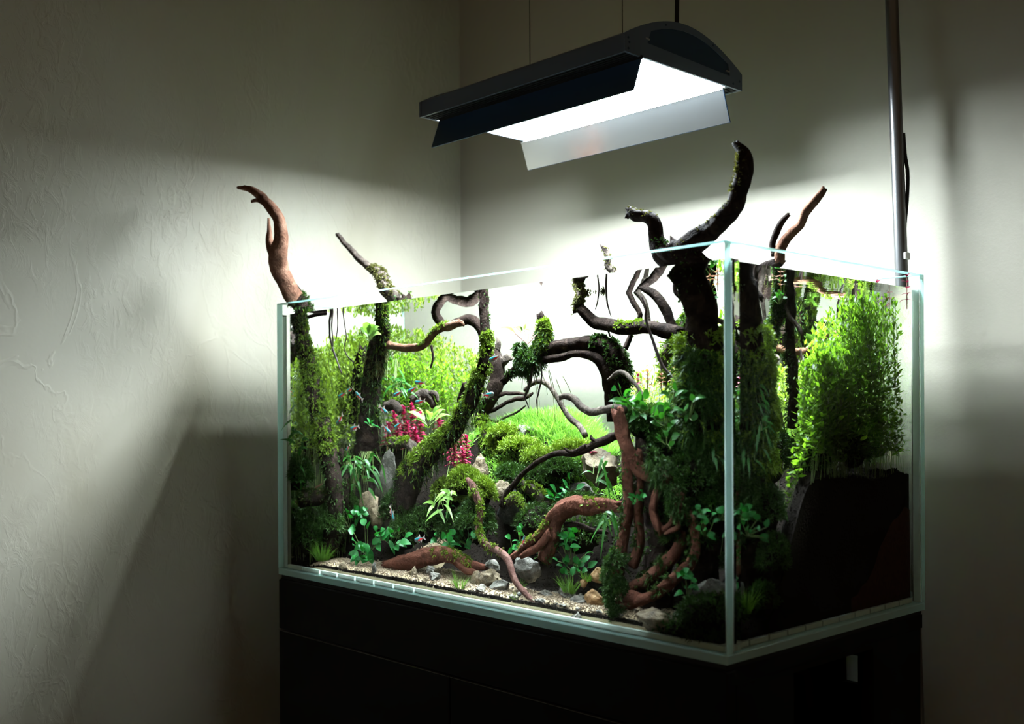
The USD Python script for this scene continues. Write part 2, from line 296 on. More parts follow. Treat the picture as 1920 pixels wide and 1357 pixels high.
# ================================================================== THE ROOM
WX, WY, FZ, TOPZ = -.61, .315, -.70, 1.9
def struct(name, mesh, m, **k): return tag(obj(name, mesh, m, **k), kind='structure')
tag(struct('wall_left', box(WX - .1, WX, -3.2, WY + .1, FZ, TOPZ), 'plaster'), 'left wall of trowelled greige plaster with ridges, lit by the aquarium lamp', 'wall')
tag(struct('wall_back', box(WX, 2.6, WY, WY + .1, FZ, TOPZ), 'smooth_wall'), 'smooth painted beige wall behind the aquarium', 'wall')
tag(struct('floor', box(WX - .1, 2.6, -3.2, WY + .1, FZ - .05, FZ), 'floor_dark'), 'dark floor under the black cabinet', 'floor')

# ================================================================== CABINET
cb = thing('aquarium_cabinet', 'matt black aquarium cabinet with two front doors carrying the glass tank', 'cabinet', (0, 0, FZ))
T = .018
obj('top_board', box(-.447, .447, -.222, .222, -.018 - .006, -.006), 'black_board', cb)
obj('levelling_mat', box(-.446, .446, -.221, .221, -.006, -.0008), 'rubber', cb)
obj('front_panel', box(-.449, .449, -.225, -.207, -.090, -.008, .0012), 'black_board', cb)
obj('base_board', box(-.449, .449, -.205, .222, FZ, FZ + .06), 'black_board', cb)
obj('left_side', box(-.449, -.431, -.207, .222, FZ + .06, -.024), 'black_board', cb)
side = m3.Manifold.cube([.018, .4185, -.024 - FZ - .06]).translate([.431, -.2065, FZ + .06])
side = side - m3.Manifold.cube([.1, .182, .125]).translate([.40, -.096, -.155])
obj('right_side', side, 'black_board', cb)
back = m3.Manifold.cube([.862, .012, -.024 - FZ - .06]).translate([-.431, .210, FZ + .06]) - m3.Manifold.cube([.024, .1, .040]).translate([.335, .18, -.114])
obj('back_panel', back, 'black_board', cb)
for x0, x1 in ((-.449, -.0085), (-.0065, .449)):
    dr = obj('door', box(x0, x1, -.225, -.207, FZ + .02, -.0932, .0012), 'black_board', cb)
    obj('edge_band', box(x0, x1, -.2251, -.207, -.0932, -.0924), 'edge_band', dr)
hose = Tube(np.array([[.30, .17, -.24, .008], [.318, .15, -.14, .008], [.326, .12, -.085, .008], [.32, .06, -.075, .008], [.30, .0, -.12, .008], [.29, -.04, -.24, .008]]), rough=0, wobble=0, step=.01)
tag(obj('filter_hose', hose.mesh, 'rubber', None, True), 'black filter hose inside the cabinet behind the side cut-out', 'hose')

# ================================================================== TANK
tk = thing('aquarium', 'rimless rectangular glass aquarium filled with water on the black cabinet', 'aquarium', (0, 0, 0))
H, O = .45, GX + GT
obj('front_pane', box(-O + .001, O - .001, -.225, -.215, .0105, H - .0010), 'pane', tk)
obj('back_pane', box(-O + .001, O - .001, .215, .225, .0105, H - .0010), 'pane', tk)
obj('left_pane', box(-O, -GX, -.1990, .2100, .0125, H - .0010), 'pane', tk)
obj('right_pane', box(GX, O, -.1990, .2100, .0125, H - .0010), 'pane', tk)
# polished edges: top rims, and the front and back panes' ends that stand in the corners
for y0 in (-.225, .215):
    obj('polished_edge', box(-O, O, y0, y0 + .010, H - .0010, H, .0003), 'edge_glass', tk)
    obj('polished_edge', box(O - .0009, O, y0, y0 + .010, .0105, H - .0010), 'edge_glass', tk)
    obj('polished_edge', box(-O, -O + .0009, y0, y0 + .010, .0105, H - .0010), 'edge_glass', tk)
    for sx in (-1, 1):                                          # whitish silicone in the joint between two panes
        xs, ys = sorted((sx * .4402, sx * .4490)), sorted((math.copysign(.2118, y0), math.copysign(.2138, y0)))
        obj('silicone_seam', box(xs[0], xs[1], ys[0], ys[1], .0115, WZ - .003), 'silicone', tk)
for x0 in (-O, GX):
    obj('polished_edge', box(x0, x0 + .010, -.2149, .2149, H - .0010, H, .0003), 'edge_glass', tk)
obj('bottom_pane', box(-O, O, -.225, .225, 0., .0100, .0008), 'edge_glass', tk)
# pale strip of mat under the bottom glass, seen as a row of blocks through the glass at the foot of the panes
n = 18
for i in range(n):
    x0 = -.438 + i * .876 / n
    obj('base_block', box(x0, x0 + .876 / n - .004 * (i < 7), -.2135, -.2045, .0105, .0165), 'mat_tile', tk)
for i in range(11):
    y0 = -.2035 + i * .4175 / 11
    obj('base_block', box(.4285, .4375, y0, y0 + .4175 / 11 - .003, .0105, .0165), 'mat_tile', tk)
wt = thing('aquarium_water', 'clear still water filling the glass tank to just under its rim', 'water', (0, 0, 0))
wx, wy = GX - .0006, GY - .0006
obj('water_surface', quad((-wx, -wy, WZ), (wx, -wy, WZ), (wx, wy, WZ), (-wx, wy, WZ)), 'water_surface', wt)
ox = O - .0004; cs = [(-ox, -wy), (ox, -wy), (ox, -.1994), (wx, -.1994), (wx, .2104), (ox, .2104), (ox, wy), (-ox, wy), (-ox, .2104), (-wx, .2104), (-wx, -.1994), (-ox, -.1994)]
obj('water_body', cat([quad((*a, .0102), (*b, .0102), (*b, WZ), (*a, WZ)) for a, b in zip(cs, cs[1:] + cs[:1])]), 'water', wt)

# ================================================================== LAMP
LX, LY, LZ, LL, LW = .0105, .0099, .7296, .4219, .258
lp = thing('pendant_lamp', 'dark arched aquarium lamp with a lit white panel hanging over the tank', 'lamp', (LX, LY, LZ))
def arch(top, inset=0.0, z0=0.0, n=24):
    pts = [(-LW / 2 + inset, z0), (-LW / 2 + inset, .024)]
    for t in np.linspace(0, 1, n):
        y = -LW / 2 + inset + t * (LW - 2 * inset); s = math.sin(math.pi * t) ** .92
        pts.append((y, .0235 + (top - .0235) * s))
    pts += [(LW / 2 - inset, .020), (LW / 2 - inset, z0)]
    return pts
def extrude_x(poly, x0, x1):
    from shapely.geometry import Polygon
    p = Polygon(poly) if not hasattr(poly, 'geom_type') else poly
    m = trimesh.creation.extrude_polygon(p.buffer(0), x1 - x0, engine='earcut'); v = m.vertices.copy()
    m.vertices = np.c_[v[:, 2] + x0 + LX, v[:, 0] + LY, v[:, 1] + LZ]; return m
from shapely.geometry import Polygon
outer = Polygon(arch(.064)); h = LL / 2
shell = Polygon(arch(.0615, .001)) - Polygon([(-LW / 2 + .004, -.01), (-LW / 2 + .004, .021), (-LW / 2 + .03, .024), (-.05, .052), (.05, .052), (LW / 2 - .03, .024), (LW / 2 - .004, .018), (LW / 2 - .004, -.01)])
obj('housing', extrude_x(shell, -h + .004, h - .004), 'lamp_metal', lp, 35)
for x0, x1, out in ((-h, -h + .004, -1), (h - .004, h, 1)):
    crescent = Polygon([(-.082, .0215), *[(y, .0235 + .030 * math.sin(math.pi * (y + .105) / .215) ** .9) for y in np.linspace(-.075, .095, 18)], (.098, .0165)]).buffer(.001)
    e = obj('end_plate', extrude_x(outer - crescent, x0, x1), 'lamp_metal', lp)
    obj('inset_panel', extrude_x(crescent.buffer(.002), x0 + .0012, x1 - .0012), 'lamp_inset', e)
    for y, z in ((-.122, .019), (-.122, .005), (.122, .012), (.107, .006), (-.045, .0535), (.06, .050), (-.12, .0135)):
        s = trimesh.creation.cylinder(.0016, .0012, sections=10); s.apply_transform(trimesh.transformations.rotation_matrix(math.pi / 2, [0, 1, 0])); s.apply_translation([LX + (x1 if out > 0 else x0), LY + y, LZ + z])
        obj('screw', s, 'lamp_inset', e)
    for y, z in ((-.083, .026), (.094, .021)):
        obj('tab', box(LX + (x1 - .001 if out > 0 else x0), LX + (x1 + .0008 if out > 0 else x0 + .001), LY + y - .004, LY + y + .004, LZ + z - .001, LZ + z + .001), 'chrome', e)
obj('ceiling_plate', box(LX - h + .004, LX + h - .004, LY - .11, LY + .11, LZ + .014, LZ + .017), 'lamp_inset', lp)
obj('light_panel', box(LX - .205, LX + .205, LY - .082, LY + .092, LZ + .0055, LZ + .0135), 'lit_panel', lp)
for k in range(5):                                   # ribs under the front and back rails
    for s in (-1, 1):
        y = LY + s * (LW / 2 - .006 - k * .0065)
        obj('rail_rib', box(LX - h + .0045, LX + h - .0045, y - .0016, y + .0016, LZ + .0005, LZ + .012), 'rubber', lp)
for s in (1,):
    obj('edge_trim', box(LX - h + .0045, LX + h - .0045, LY + s * .096 - .003, LY + s * .096 + .003, LZ - .0005, LZ + .012), 'chrome', lp)
def slant(x0, x1, ya, za, yb, zb, t):
    d = norm(np.array([yb - ya, zb - za])); nn = np.array([-d[1], d[0]]) * t / 2
    c = [(ya - nn[0], za - nn[1]), (ya + nn[0], za + nn[1]), (yb + nn[0], zb + nn[1]), (yb - nn[0], zb - nn[1])]
    return m3.Manifold.hull_points(np.array([[x, y, z] for x in (x0, x1) for y, z in c]))
for ya, yb, x0, x1, sg in ((-.086, -.103, -.190, .222, -1), (.104, .121, -.203, .2135, 1)):
    sc = obj('light_screen', slant(x0, x1, ya, LZ, yb, LZ - .047, .0016), 'screen_dark', lp, label='dark outer sheet of the hanging light screen')
    obj('mirror_sheet', slant(x0 + .0003, x1 - .0003, ya - sg * .0013, LZ, yb - sg * .0013, LZ - .0468, .0006), 'screen_mirror', sc, label='silvery inner face of the light screen')
    obj('hinge', box(x0, x1, ya - .002, ya + .002, LZ - .003, LZ + .002), 'chrome' if sg > 0 else 'rubber', lp)
AZ = 1.30
for x in (-.085, .106):
    obj('suspension_wire', cyl((x, .0105, LZ + .058), (x, .0105, AZ), .0008), 'wire_metal', lp)
cord = Tube(np.array([[.203, .012, LZ + .058, .0032], [.2035, .012, LZ + .10, .0032], [.196, .03, LZ + .30, .0032], [.2, .06, AZ - .01, .0032]]), seg=10, rough=0, wobble=0, step=.02)
obj('power_cord', cord.mesh, 'rubber', lp, True)

# pole with an arm above the picture from which the lamp hangs
st = thing('lamp_stand', 'slim dark metal lamp pole standing behind the right end of the tank', 'pole', (.395, .258, FZ))
pa, pb = at(1690, 500, .258, 'a'), at(1672, 5, .258, 'a'); dirp = (pb - pa) / (pb[2] - pa[2])
foot, head = pa + dirp * (FZ - pa[2]), pa + dirp * (AZ - pa[2])
obj('pole', Tube(np.array([[*foot, .0089], [*(foot * .5 + head * .5), .0089], [*head, .0089]]), seg=28, rough=0, wobble=0, step=.05).mesh, 'pole_metal', st, True)
obj('arm', box(-.10, head[0] + .01, .004, .017, AZ, AZ + .012), 'pole_metal', st)
obj('arm_joint', box(head[0] - .012, head[0] + .012, .004, head[1] + .012, AZ - .002, AZ + .014), 'pole_metal', st)
obj('foot_plate', box(foot[0] - .06, foot[0] + .06, foot[1] - .025, foot[1] + .045, FZ, FZ + .008), 'pole_metal', st)
cl = [(1694, 250), (1697, 290), (1702, 325), (1701, 370), (1697, 420), (1696, 470), (1696, 540)]
obj('pole_cable', Tube(np.array([[*at(x, y, .264, 'a'), .0026] for x, y in cl]), seg=8, rough=0, wobble=0).mesh, 'rubber', st, True)
p = at(1698, 480, .258, 'a')
obj('cable_clip', box(p[0] - .0035, p[0] + .004, p[1] - .006, p[1] + .006, p[2] - .005, p[2] + .005, .001), 'white_clip', st)
#@@PART2
# ================================================================== GROUND IN THE TANK
def sstep(a, b, x): t = np.clip((x - a) / (b - a), 0, 1); return t * t * (3 - 2 * t)
def ground(x, y):
    x, y = np.broadcast_arrays(np.asarray(x, float), np.asarray(y, float))
    p = np.stack([x, y, 0 * x], -1)
    y0 = np.where(x < -.15, -.13, -.08) - .06 * sstep(.30, .40, x)
    rise = sstep(0, .21 - .09 * sstep(.32, .40, x), y - y0)
    top = .185 + .065 * np.exp(-((x + .07) / .13) ** 2) + .02 * sstep(-.2, -.4, x)
    h = .0245 + .004 * sstep(-.2, -.1, y) + rise * (top - .028)
    h = h + (meshkit.fbm(p * 22, 3, 5) - .5) * .022 * (.25 + rise) - .008 * sstep(.33, .42, x) * (1 - rise) - .010 * sstep(-.33, -.42, x) * (1 - rise)
    return h
def height_solid(x0, x1, y0, y1, nx, ny, fn, base):
    X, Y = np.meshgrid(np.linspace(x0, x1, nx), np.linspace(y0, y1, ny), indexing='ij'); Z = fn(X, Y)
    top = np.stack([X, Y, Z], -1).reshape(-1, 3); bot = top.copy(); bot[:, 2] = base
    I = np.arange(nx * ny).reshape(nx, ny); a, b, c, d = I[:-1, :-1], I[1:, :-1], I[1:, 1:], I[:-1, 1:]
    q = np.stack([a, b, c, d], -1).reshape(-1, 4); m = nx * ny; F = [q, q[:, ::-1] + m]
    for e in (I[:, 0], I[-1, :], I[::-1, -1], I[0, ::-1]):
        F.append(np.stack([e[:-1], e[:-1] + m, e[1:] + m, e[1:]], -1)[:, ::-1][:, [0, 1, 2, 3]])
    F = np.vstack(F); return np.vstack([top, bot]), np.vstack([F[:, [0, 1, 2]], F[:, [0, 2, 3]]])
so = thing('aquarium_soil', 'dark brown aquarium soil banked up towards the back of the tank', 'soil', (0, 0, 0))
obj('soil_bank', height_solid(-.4375, .4275, -.2035, .2125, 150, 75, ground, .0102), 'soil', so, True)
obj('gravel_layer', height_solid(.30, .4284, .06, .2132, 30, 30, lambda x, y: np.minimum(ground(x, y) - .02, .03 + .10 * sstep(.06, .20, y) + .03 * (meshkit.fbm(np.stack([x * 0, y, 0 * y], -1) * 30, 3, 9) - .5)), .0103), 'red_gravel', so)
sandm = lambda x, y: sstep(-.42, -.36, x) * sstep(.37, .30, x) * sstep(-.075, -.125, y + .03 * np.sin(x * 14) + .025 * (meshkit.fbm(np.stack([x, y, 0 * x], -1) * 18, 2, 3) - .5))
sandh = lambda x, y: (ground(x, y) - .004 + .009 * sandm(x, y) - .0125) * (.45 + .55 * sstep(-.204, -.190, y)) + .0125
sd = thing('sand_bed', 'pale beige cosmetic sand covering the front of the tank floor', 'sand', (0, 0, 0))
obj('sand_base', height_solid(-.43, .39, -.2040, -.03, 130, 40, sandh, .0104), 'sand_base', sd, True)
g = np.random.default_rng(11); n = 60000
P = np.c_[g.uniform(-.43, .385, n), g.uniform(-.203, -.04, n)]; k = g.random(n) < sandm(P[:, 0], P[:, 1]) ** 1.5; P = P[k][:15000]; n = len(P)
ico = trimesh.creation.icosphere(0); iv, fi = ico.vertices, ico.faces
r = g.uniform(.0006, .00150, n) * (1 + .6 * (g.random(n) < .05))
V = iv[None] * (r[:, None, None] * g.uniform(.6, 1.3, (n, 12, 1))) + np.c_[P, sandh(P[:, 0], P[:, 1]) + r * .4][:, None]
obj('sand_grains', (V.reshape(-1, 3), (fi[None] + (np.arange(n) * 12)[:, None, None]).reshape(-1, 3)), 'sand', sd, kind='stuff')
n = 9000; P = np.c_[g.uniform(-.43, .43, n), g.uniform(-.21, .21, n)]; r = g.uniform(.0009, .0019, n)
V = iv[None] * r[:, None, None] * g.uniform(.7, 1.2, (n, 12, 1)) + np.c_[P, ground(P[:, 0], P[:, 1])][:, None]
obj('soil_grains', (V.reshape(-1, 3), (fi[None] + (np.arange(n) * 12)[:, None, None]).reshape(-1, 3)), 'soil', so, kind='stuff')

# ================================================================== STONES
def rock(c, size, seed, rot=0., cuts=5, sub=3, rough=.35):
    g = np.random.default_rng(seed); m = trimesh.creation.icosphere(sub); v = m.vertices.copy()
    for _ in range(cuts):                                    # broken flat faces
        d = norm(g.normal(size=3)); o = g.uniform(.45, .8); e = v @ d - o; v = v - np.where(e > 0, e, 0)[:, None] * d * .95
    v = v * (1 + rough * 1.7 * (meshkit.fbm(v * 2.4 + seed, 4, seed) - .5)[:, None]) * (1 + .22 * (meshkit.fbm(v * np.array([5, 5, 14.]) + seed, 3, seed) - .5)[:, None])
    v = v * np.array(size); a = math.radians(rot); R = np.array([[math.cos(a), 0, -math.sin(a)], [0, 1, 0], [math.sin(a), 0, math.cos(a)]])
    return (v @ R.T) + np.array(c), m.faces
def stone_at(px, py, y, w, h, m, label, seed, rot=0, dep=.8, cuts=5, sub=3, how='f', name='rock'):
    """a stone w x h pixels in size centred at that pixel"""
    c = at(px, py, y, how); s = scale(px, py, y, how); zx = s * w / 2 * 1.15; hz = s * h / 2
    o = obj(name, rock(c, (zx, zx * dep, hz), seed, rot, cuts, sub), m, None, 40)
    return tag(o, label, 'stone')
STN = [
 (1122, 880, -.02, 74, 84, 'stone_brown', 'large pale angular stone under the dark twig left of the root stump', 20, .9),
 (1085, 930, .03, 60, 50, 'stone_grey', 'smaller rounded grey stone below the large pale angular one', 0, .8),
 (722, 895, -.07, 42, 110, 'stone_grey', 'tall leaning slab of grey stone left of the central mossy trunk', -18, .6),
 (690, 950, -.10, 48, 56, 'stone_brown', 'brown stone between small round-leaved plants left of the trunk', 10, .8),
 (710, 965, -.11, 44, 46, 'stone_brown', 'yellowish brown broken stone covered with thin moss threads', -12, .8),
 (938, 922, -.03, 44, 42, 'stone_brown', 'yellow-brown craggy stone at the lower end of the dark twig', 15, .8),
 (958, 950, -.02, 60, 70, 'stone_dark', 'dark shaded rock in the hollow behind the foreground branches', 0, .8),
 (990, 818, .10, 60, 40, 'stone_grey', 'blocky grey-green stone below the bright carpet of plants', -8, .8),
 (988, 1065, -.15, 56, 52, 'stone_grey', 'mossy grey stone behind the slender branch at the front', 5, .8),
 (925, 1062, -.155, 36, 26, 'stone_grey', 'small grey stone with moss above the pile of brown flakes', 0, .8),
 (917, 1085, -.17, 52, 34, 'stone_brown', 'layered brown flake of stone on the stone pile', 12, .7),
 (893, 1088, -.175, 30, 36, 'stone_brown', 'upright brownish chip at the left of the stone pile', -25, .7),
 (904, 1103, -.19, 34, 16, 'stone_pale', 'flat pale grey chip in front of the stone pile', -8, .8),
 (938, 1103, -.175, 50, 34, 'stone_grey', 'greenish grey stone at the foot of the slender branch', 6, .8),
 (1021, 1120, -.165, 36, 34, 'stone_grey', 'craggy brown-grey stone right of the slender branch', -6, .9),
 (1018, 1139, -.19, 42, 15, 'stone_grey', 'flat grey stone lying on the sand at the end of the slender branch', 0, .8),
 (1084, 1128, -.165, 42, 26, 'stone_grey', 'blue-grey stone half hidden in pale gravel at the right', 8, .8),
 (1064, 1112, -.15, 34, 22, 'stone_grey', 'grey stone beside the grass tuft at the right of the sand', -12, .8),
 (1118, 1080, -.14, 40, 34, 'stone_orange', 'orange-brown stone beside the plants left of the root stump', 8, .8),
 (1095, 1092, -.15, 18, 22, 'stone_orange', 'small upright ochre stone left of the larger orange one', 0, .8),
 (1115, 1120, -.165, 40, 36, 'stone_orange', 'tan craggy stone at the left foot of the root stump', -10, .8),
 (1083, 1158, -.20, 26, 24, 'stone_grey', 'dark olive pebble standing alone on the front sand', 12, .8),
 (772, 1080, -.185, 24, 40, 'stone_brown', 'upright ochre stone at the left front of the sand', -14, .7),
 (784, 1094, -.19, 20, 32, 'stone_brown', 'oval banded brown stone leaning on its upright neighbour', 10, .6),
 (806, 1070, -.175, 22, 20, 'stone_grey', 'small dark speckled stone behind the left stone group', 0, .9),
 (812, 1082, -.185, 32, 18, 'stone_grey', 'wedge-shaped grey stone at the right of the left stone group', 12, .8),
 (800, 1089, -.19, 20, 18, 'stone_brown', 'little tan stone between the banded stone and the grey wedge', 0, .8),
 (702, 1066, -.195, 14, 24, 'stone_grey', 'slim grey stone standing in the shade at the left of the sand', -8, .7),
 (645, 1062, -.195, 24, 18, 'stone_brown', 'small reddish stone near the grass tuft in the left corner', 10, .8),
 (1235, 1160, -.19, 96, 56, 'stone_brown', 'broad olive-brown rock in the dark right front of the tank', 6, .6),
 (1330, 1110, -.17, 70, 60, 'stone_grey', 'dim grey rock behind the front right corner of the tank', -5, .7),
 (900, 875, .0, 40, 56, 'stone_brown', 'olive-brown rock in the shade below the red plants', 5, .8),
]
for i, (px, py, y, w, h, m, lab, rot, dep) in enumerate(STN): stone_at(px, py, y, w, h, m, lab, 40 + i, rot, dep)
g = np.random.default_rng(5)
for i in range(46):                                          # pebbles lying loose on the sand
    px, py = g.uniform(960, 1165), g.uniform(1098, 1172)
    if py < 1085 + (px - 960) * .18 or py > 1142 + (px - 960) * .2: continue
    d = _seen(px, py, 0, 'f') - _seen(px, py, -.1, 'f'); P = _seen(px, py, -.2145, 'f'); t = (.032 - P[2]) / (d[2] if abs(d[2]) > 1e-6 else -1)
    y = float(np.clip(P[1] + d[1] * t, -.196, -.14)); c = _seen(px, py, y, 'f'); c[2] = float(sandh(c[0], c[1])) + .001
    r = g.uniform(.0028, .0060)
    o = obj('pebble', rock(c, (r, r * g.uniform(.7, 1), r * g.uniform(.5, .75)), 300 + i, g.uniform(-30, 30), 4, 2), ['stone_grey', 'stone_brown', 'stone_pale', 'stone_grey'][i % 4], None, 40)
    tag(o, 'small loose pebble on the pale sand between the slender branch and the root stump', 'pebble', 'loose pebbles on the sand at the right')

# ================================================================== DRIFTWOOD
def branch(parent, pts, m, how='f', name='branch', seed=0, moss=(), **kw):
    t = Tube(trace(pts, how), seed=seed, **kw)
    obj(name, t.mesh, m, parent, True)
    for q in moss:
        q = dict(q); mm = q.pop('m', 'moss_bright'); obj('moss', moss_on(t, seed=seed + 3, **q), mm, parent, kind='stuff')
    return t
def wood_thing(label, px, py, y, how='f', name='driftwood'):
    c = at(px, py, y, how); return thing(name, label, 'driftwood', c)

# --- left trunk: bare where it leaves the water, thick with moss below
w = wood_thing('mossy driftwood trunk at the left whose bare tan end curls out over the rim', 620, 990, -.17)
branch(w, [(447, 352, -.285, 3, 'a'), (468, 356, -.28, 6, 'a'), (488, 368, -.275, 8, 'a'), (508, 388, -.27, 10, 'a'), (523, 415, -.262, 11, 'a'), (527, 445, -.255, 13, 'a'), (521, 475, -.25, 18, 'a'), (524, 500, -.24, 18, 'a'), (537, 530, -.225, 17, 'a'), (553, 560, -.205, 18, 'a')], 'wood_tan', name='bare_end', seed=1, seg=22, step=.003, rough=.13, grooves=4, twist=30)
branch(w, [(459, 349, -.279, 2.6, 'a'), (470, 355, -.279, 4, 'a'), (482, 366, -.277, 5, 'a')], 'wood_tan', name='tip', seed=2, seg=10, step=.003)
branch(w, [(472, 377, -.277, 2.6, 'a'), (483, 374, -.277, 4, 'a'), (496, 379, -.273, 5, 'a')], 'wood_tan', name='tip', seed=3, seg=10, step=.003)
branch(w, [(503, 410, -.252, 2, 'a'), (504, 428, -.252, 4, 'a'), (505, 450, -.25, 7, 'a'), (512, 475, -.248, 11, 'a'), (522, 498, -.243, 12, 'a')], 'wood_tan', name='stub', seed=4, seg=14, step=.003)
branch(w, [(550, 553, -.207, 17, 'a'), (560, 583, -.195, 17), (566, 630, -.19, 18), (578, 690, -.183, 20), (592, 750, -.178, 23), (606, 815, -.172, 24), (620, 880, -.168, 22), (628, 940, -.165, 21), (622, 1000, -.16, 22), (610, 1040, -.155, 20)], 'wood_dark', name='trunk', seed=5, seg=22, rough=.16,
       moss=[dict(n=4600, lo=.08, hi=.60, length=.0075, width=.0017, m='moss_bright', where=(.75, -.35, .5), droop=.3), dict(n=600, lo=.3, hi=.62, length=.011, width=.0017, m='moss_bright', where=(.6, -.6, .2), droop=.5), dict(n=1500, lo=.06, hi=.98, length=.009, m='moss_deep'), dict(n=500, lo=.02, hi=.14, length=.008, m='moss_deep')])
branch(w, [(640, 850, -.12, 9), (648, 920, -.13, 11), (640, 990, -.13, 12), (632, 1030, -.13, 11)], 'wood_dark', name='root', seed=6, moss=[dict(n=500, length=.01, m='moss_deep')])
branch(w, [(562, 600, -.188, 3), (585, 592, -.17, 3.5), (612, 588, -.16, 3)], 'wood_dark', name='twig', seed=7, seg=8)

# --- stump with the rosette
w = wood_thing('thick dark driftwood stump with a leafy rosette on its top', 690, 830, -.03)
branch(w, [(712, 632, -.04, 22), (708, 660, -.04, 25), (700, 700, -.04, 24), (694, 750, -.04, 23), (690, 810, -.04, 28), (684, 880, -.04, 36)], 'wood_dark', name='trunk', seed=11, seg=22, rough=.22,
       moss=[dict(n=700, lo=.0, hi=.6, length=.012, m='moss_deep', where=(.8, -.3, .2), droop=.7), dict(n=700, lo=0, hi=.3, length=.010, m='moss_brown', where=(.7, -.3, .3), droop=1.0), dict(n=250, lo=.3, hi=1, length=.012, m='moss_deep', droop=.6)])
branch(w, [(680, 655, -.03, 9), (672, 690, -.03, 12), (664, 735, -.03, 13), (655, 790, -.03, 16)], 'wood_dark', name='branch', seed=12, moss=[dict(n=250, length=.010, m='moss_deep', droop=.4)])
branch(w, [(712, 560, -.10, 14), (714, 590, -.09, 14), (716, 615, -.07, 17), (712, 650, -.05, 18)], 'wood_dark', name='upper_stem', seed=13, moss=[dict(n=400, length=.009, m='moss_deep', droop=.5), dict(n=350, length=.009, m='moss_bright', where=(.8, -.2, .3))])
branch(w, [(633, 442, -.10, 4, 'a'), (648, 458, -.10, 5, 'a'), (668, 480, -.10, 6, 'a'), (690, 500, -.10, 7, 'a'), (712, 515, -.10, 11, 'a'), (724, 540, -.10, 12, 'a'), (737, 556, -.10, 13, 'a')], 'wood_grey', name='bare_end', seed=14, seg=14, step=.003, rough=.2,
       moss=[dict(n=900, lo=.62, hi=1, length=.0075, m='moss_brown', where=(.3, -.3, .9))])
branch(w, [(727, 646, -.05, 8), (745, 650, -.05, 7), (768, 653, -.05, 7.5), (792, 648, -.055, 7.5), (810, 632, -.06, 8), (826, 617, -.06, 7), (846, 611, -.065, 8), (862, 606, -.065, 6), (869, 611, -.065, 2.5)], 'wood_tan', name='side_branch', seed=15, seg=14, step=.003, rough=.2,
       moss=[dict(n=420, lo=.45, hi=.8, length=.008, where=(0, 0, 1), m='moss_bright')])
branch(w, [(808, 650, -.03, 3), (812, 672, -.03, 2.6), (808, 690, -.03, 1.6)], 'wood_dark', name='twig', seed=16, seg=8)
# hanging roots at the left
for k, pts in enumerate(([(621, 579, -.15, 3.2), (618, 605, -.15, 3), (619, 635, -.15, 2.6), (628, 668, -.15, 2.4), (640, 700, -.15, 1.6)], [(624, 579, -.15, 2.4), (622, 610, -.15, 2), (624, 640, -.15, 1.6), (622, 660, -.15, 1)], [(632, 578, -.14, 1.8), (633, 610, -.14, 1.6), (630, 636, -.14, 1)], [(642, 578, -.13, 1.8), (645, 605, -.13, 1.6), (649, 632, -.13, 1.4), (645, 650, -.13, 1.2), (652, 668, -.13, 1.6), (664, 680, -.13, 1.2)])):
    o = obj('hanging_root', Tube(trace(pts), seg=6, seed=20 + k, rough=.1, wobble=.0012).mesh, 'root_dark', None, True)
    tag(o, ['longest thick dark root hanging from the water surface at the left', 'thin root hanging close against the longest one at the left', 'short thin root hanging in the middle of the left group', 'kinked rightmost root of the group hanging at the left'][k], 'root')

# --- central mossy diagonal trunk
w = wood_thing('central driftwood trunk leaning right up to the surface under bright moss', 755, 960, -.09)
branch(w, [(908, 540, -.05, 10.5), (908, 575, -.055, 11), (909, 610, -.06, 11), (911, 640, -.065, 11), (907, 680, -.07, 13), (893, 722, -.075, 15), (874, 768, -.08, 17), (850, 808, -.085, 18), (820, 838, -.09, 20), (792, 862, -.095, 24), (770, 895, -.10, 30), (758, 930, -.10, 29), (748, 975, -.10, 32), (740, 1010, -.10, 34)], 'wood_dark', name='trunk', seed=31, seg=24, rough=.17,
       moss=[dict(n=1500, lo=.16, hi=.3, length=.009, m='moss_bright', where=(.4, -.3, .5)), dict(n=5000, lo=.28, hi=.72, length=.010, m='moss_bright', where=(-.35, -.2, .9)), dict(n=700, lo=.55, hi=.76, length=.013, m='moss_bright', where=(-.2, -.6, .6), droop=.5), dict(n=350, lo=.3, hi=.75, length=.014, m='moss_deep', where=(.3, -.4, -.6), droop=1.1), dict(n=350, lo=.72, hi=.95, length=.009, m='moss_deep', where=(-.9, -.2, .2)), dict(n=150, lo=.02, hi=.2, length=.006, m='moss_deep', where=(.8, 0, 0))])
branch(w, [(732, 832, -.10, 8), (748, 829, -.10, 10), (765, 833, -.10, 10), (778, 850, -.10, 14), (772, 880, -.10, 20)], 'wood_grey', name='stub', seed=32, seg=16, rough=.25, moss=[dict(n=360, lo=0, hi=.5, length=.009, m='moss_bright', where=(0, -.3, 1))])
branch(w, [(875, 722, -.07, 12), (868, 740, -.065, 9), (862, 752, -.06, 6)], 'wood_dark', name='knot', seed=33)

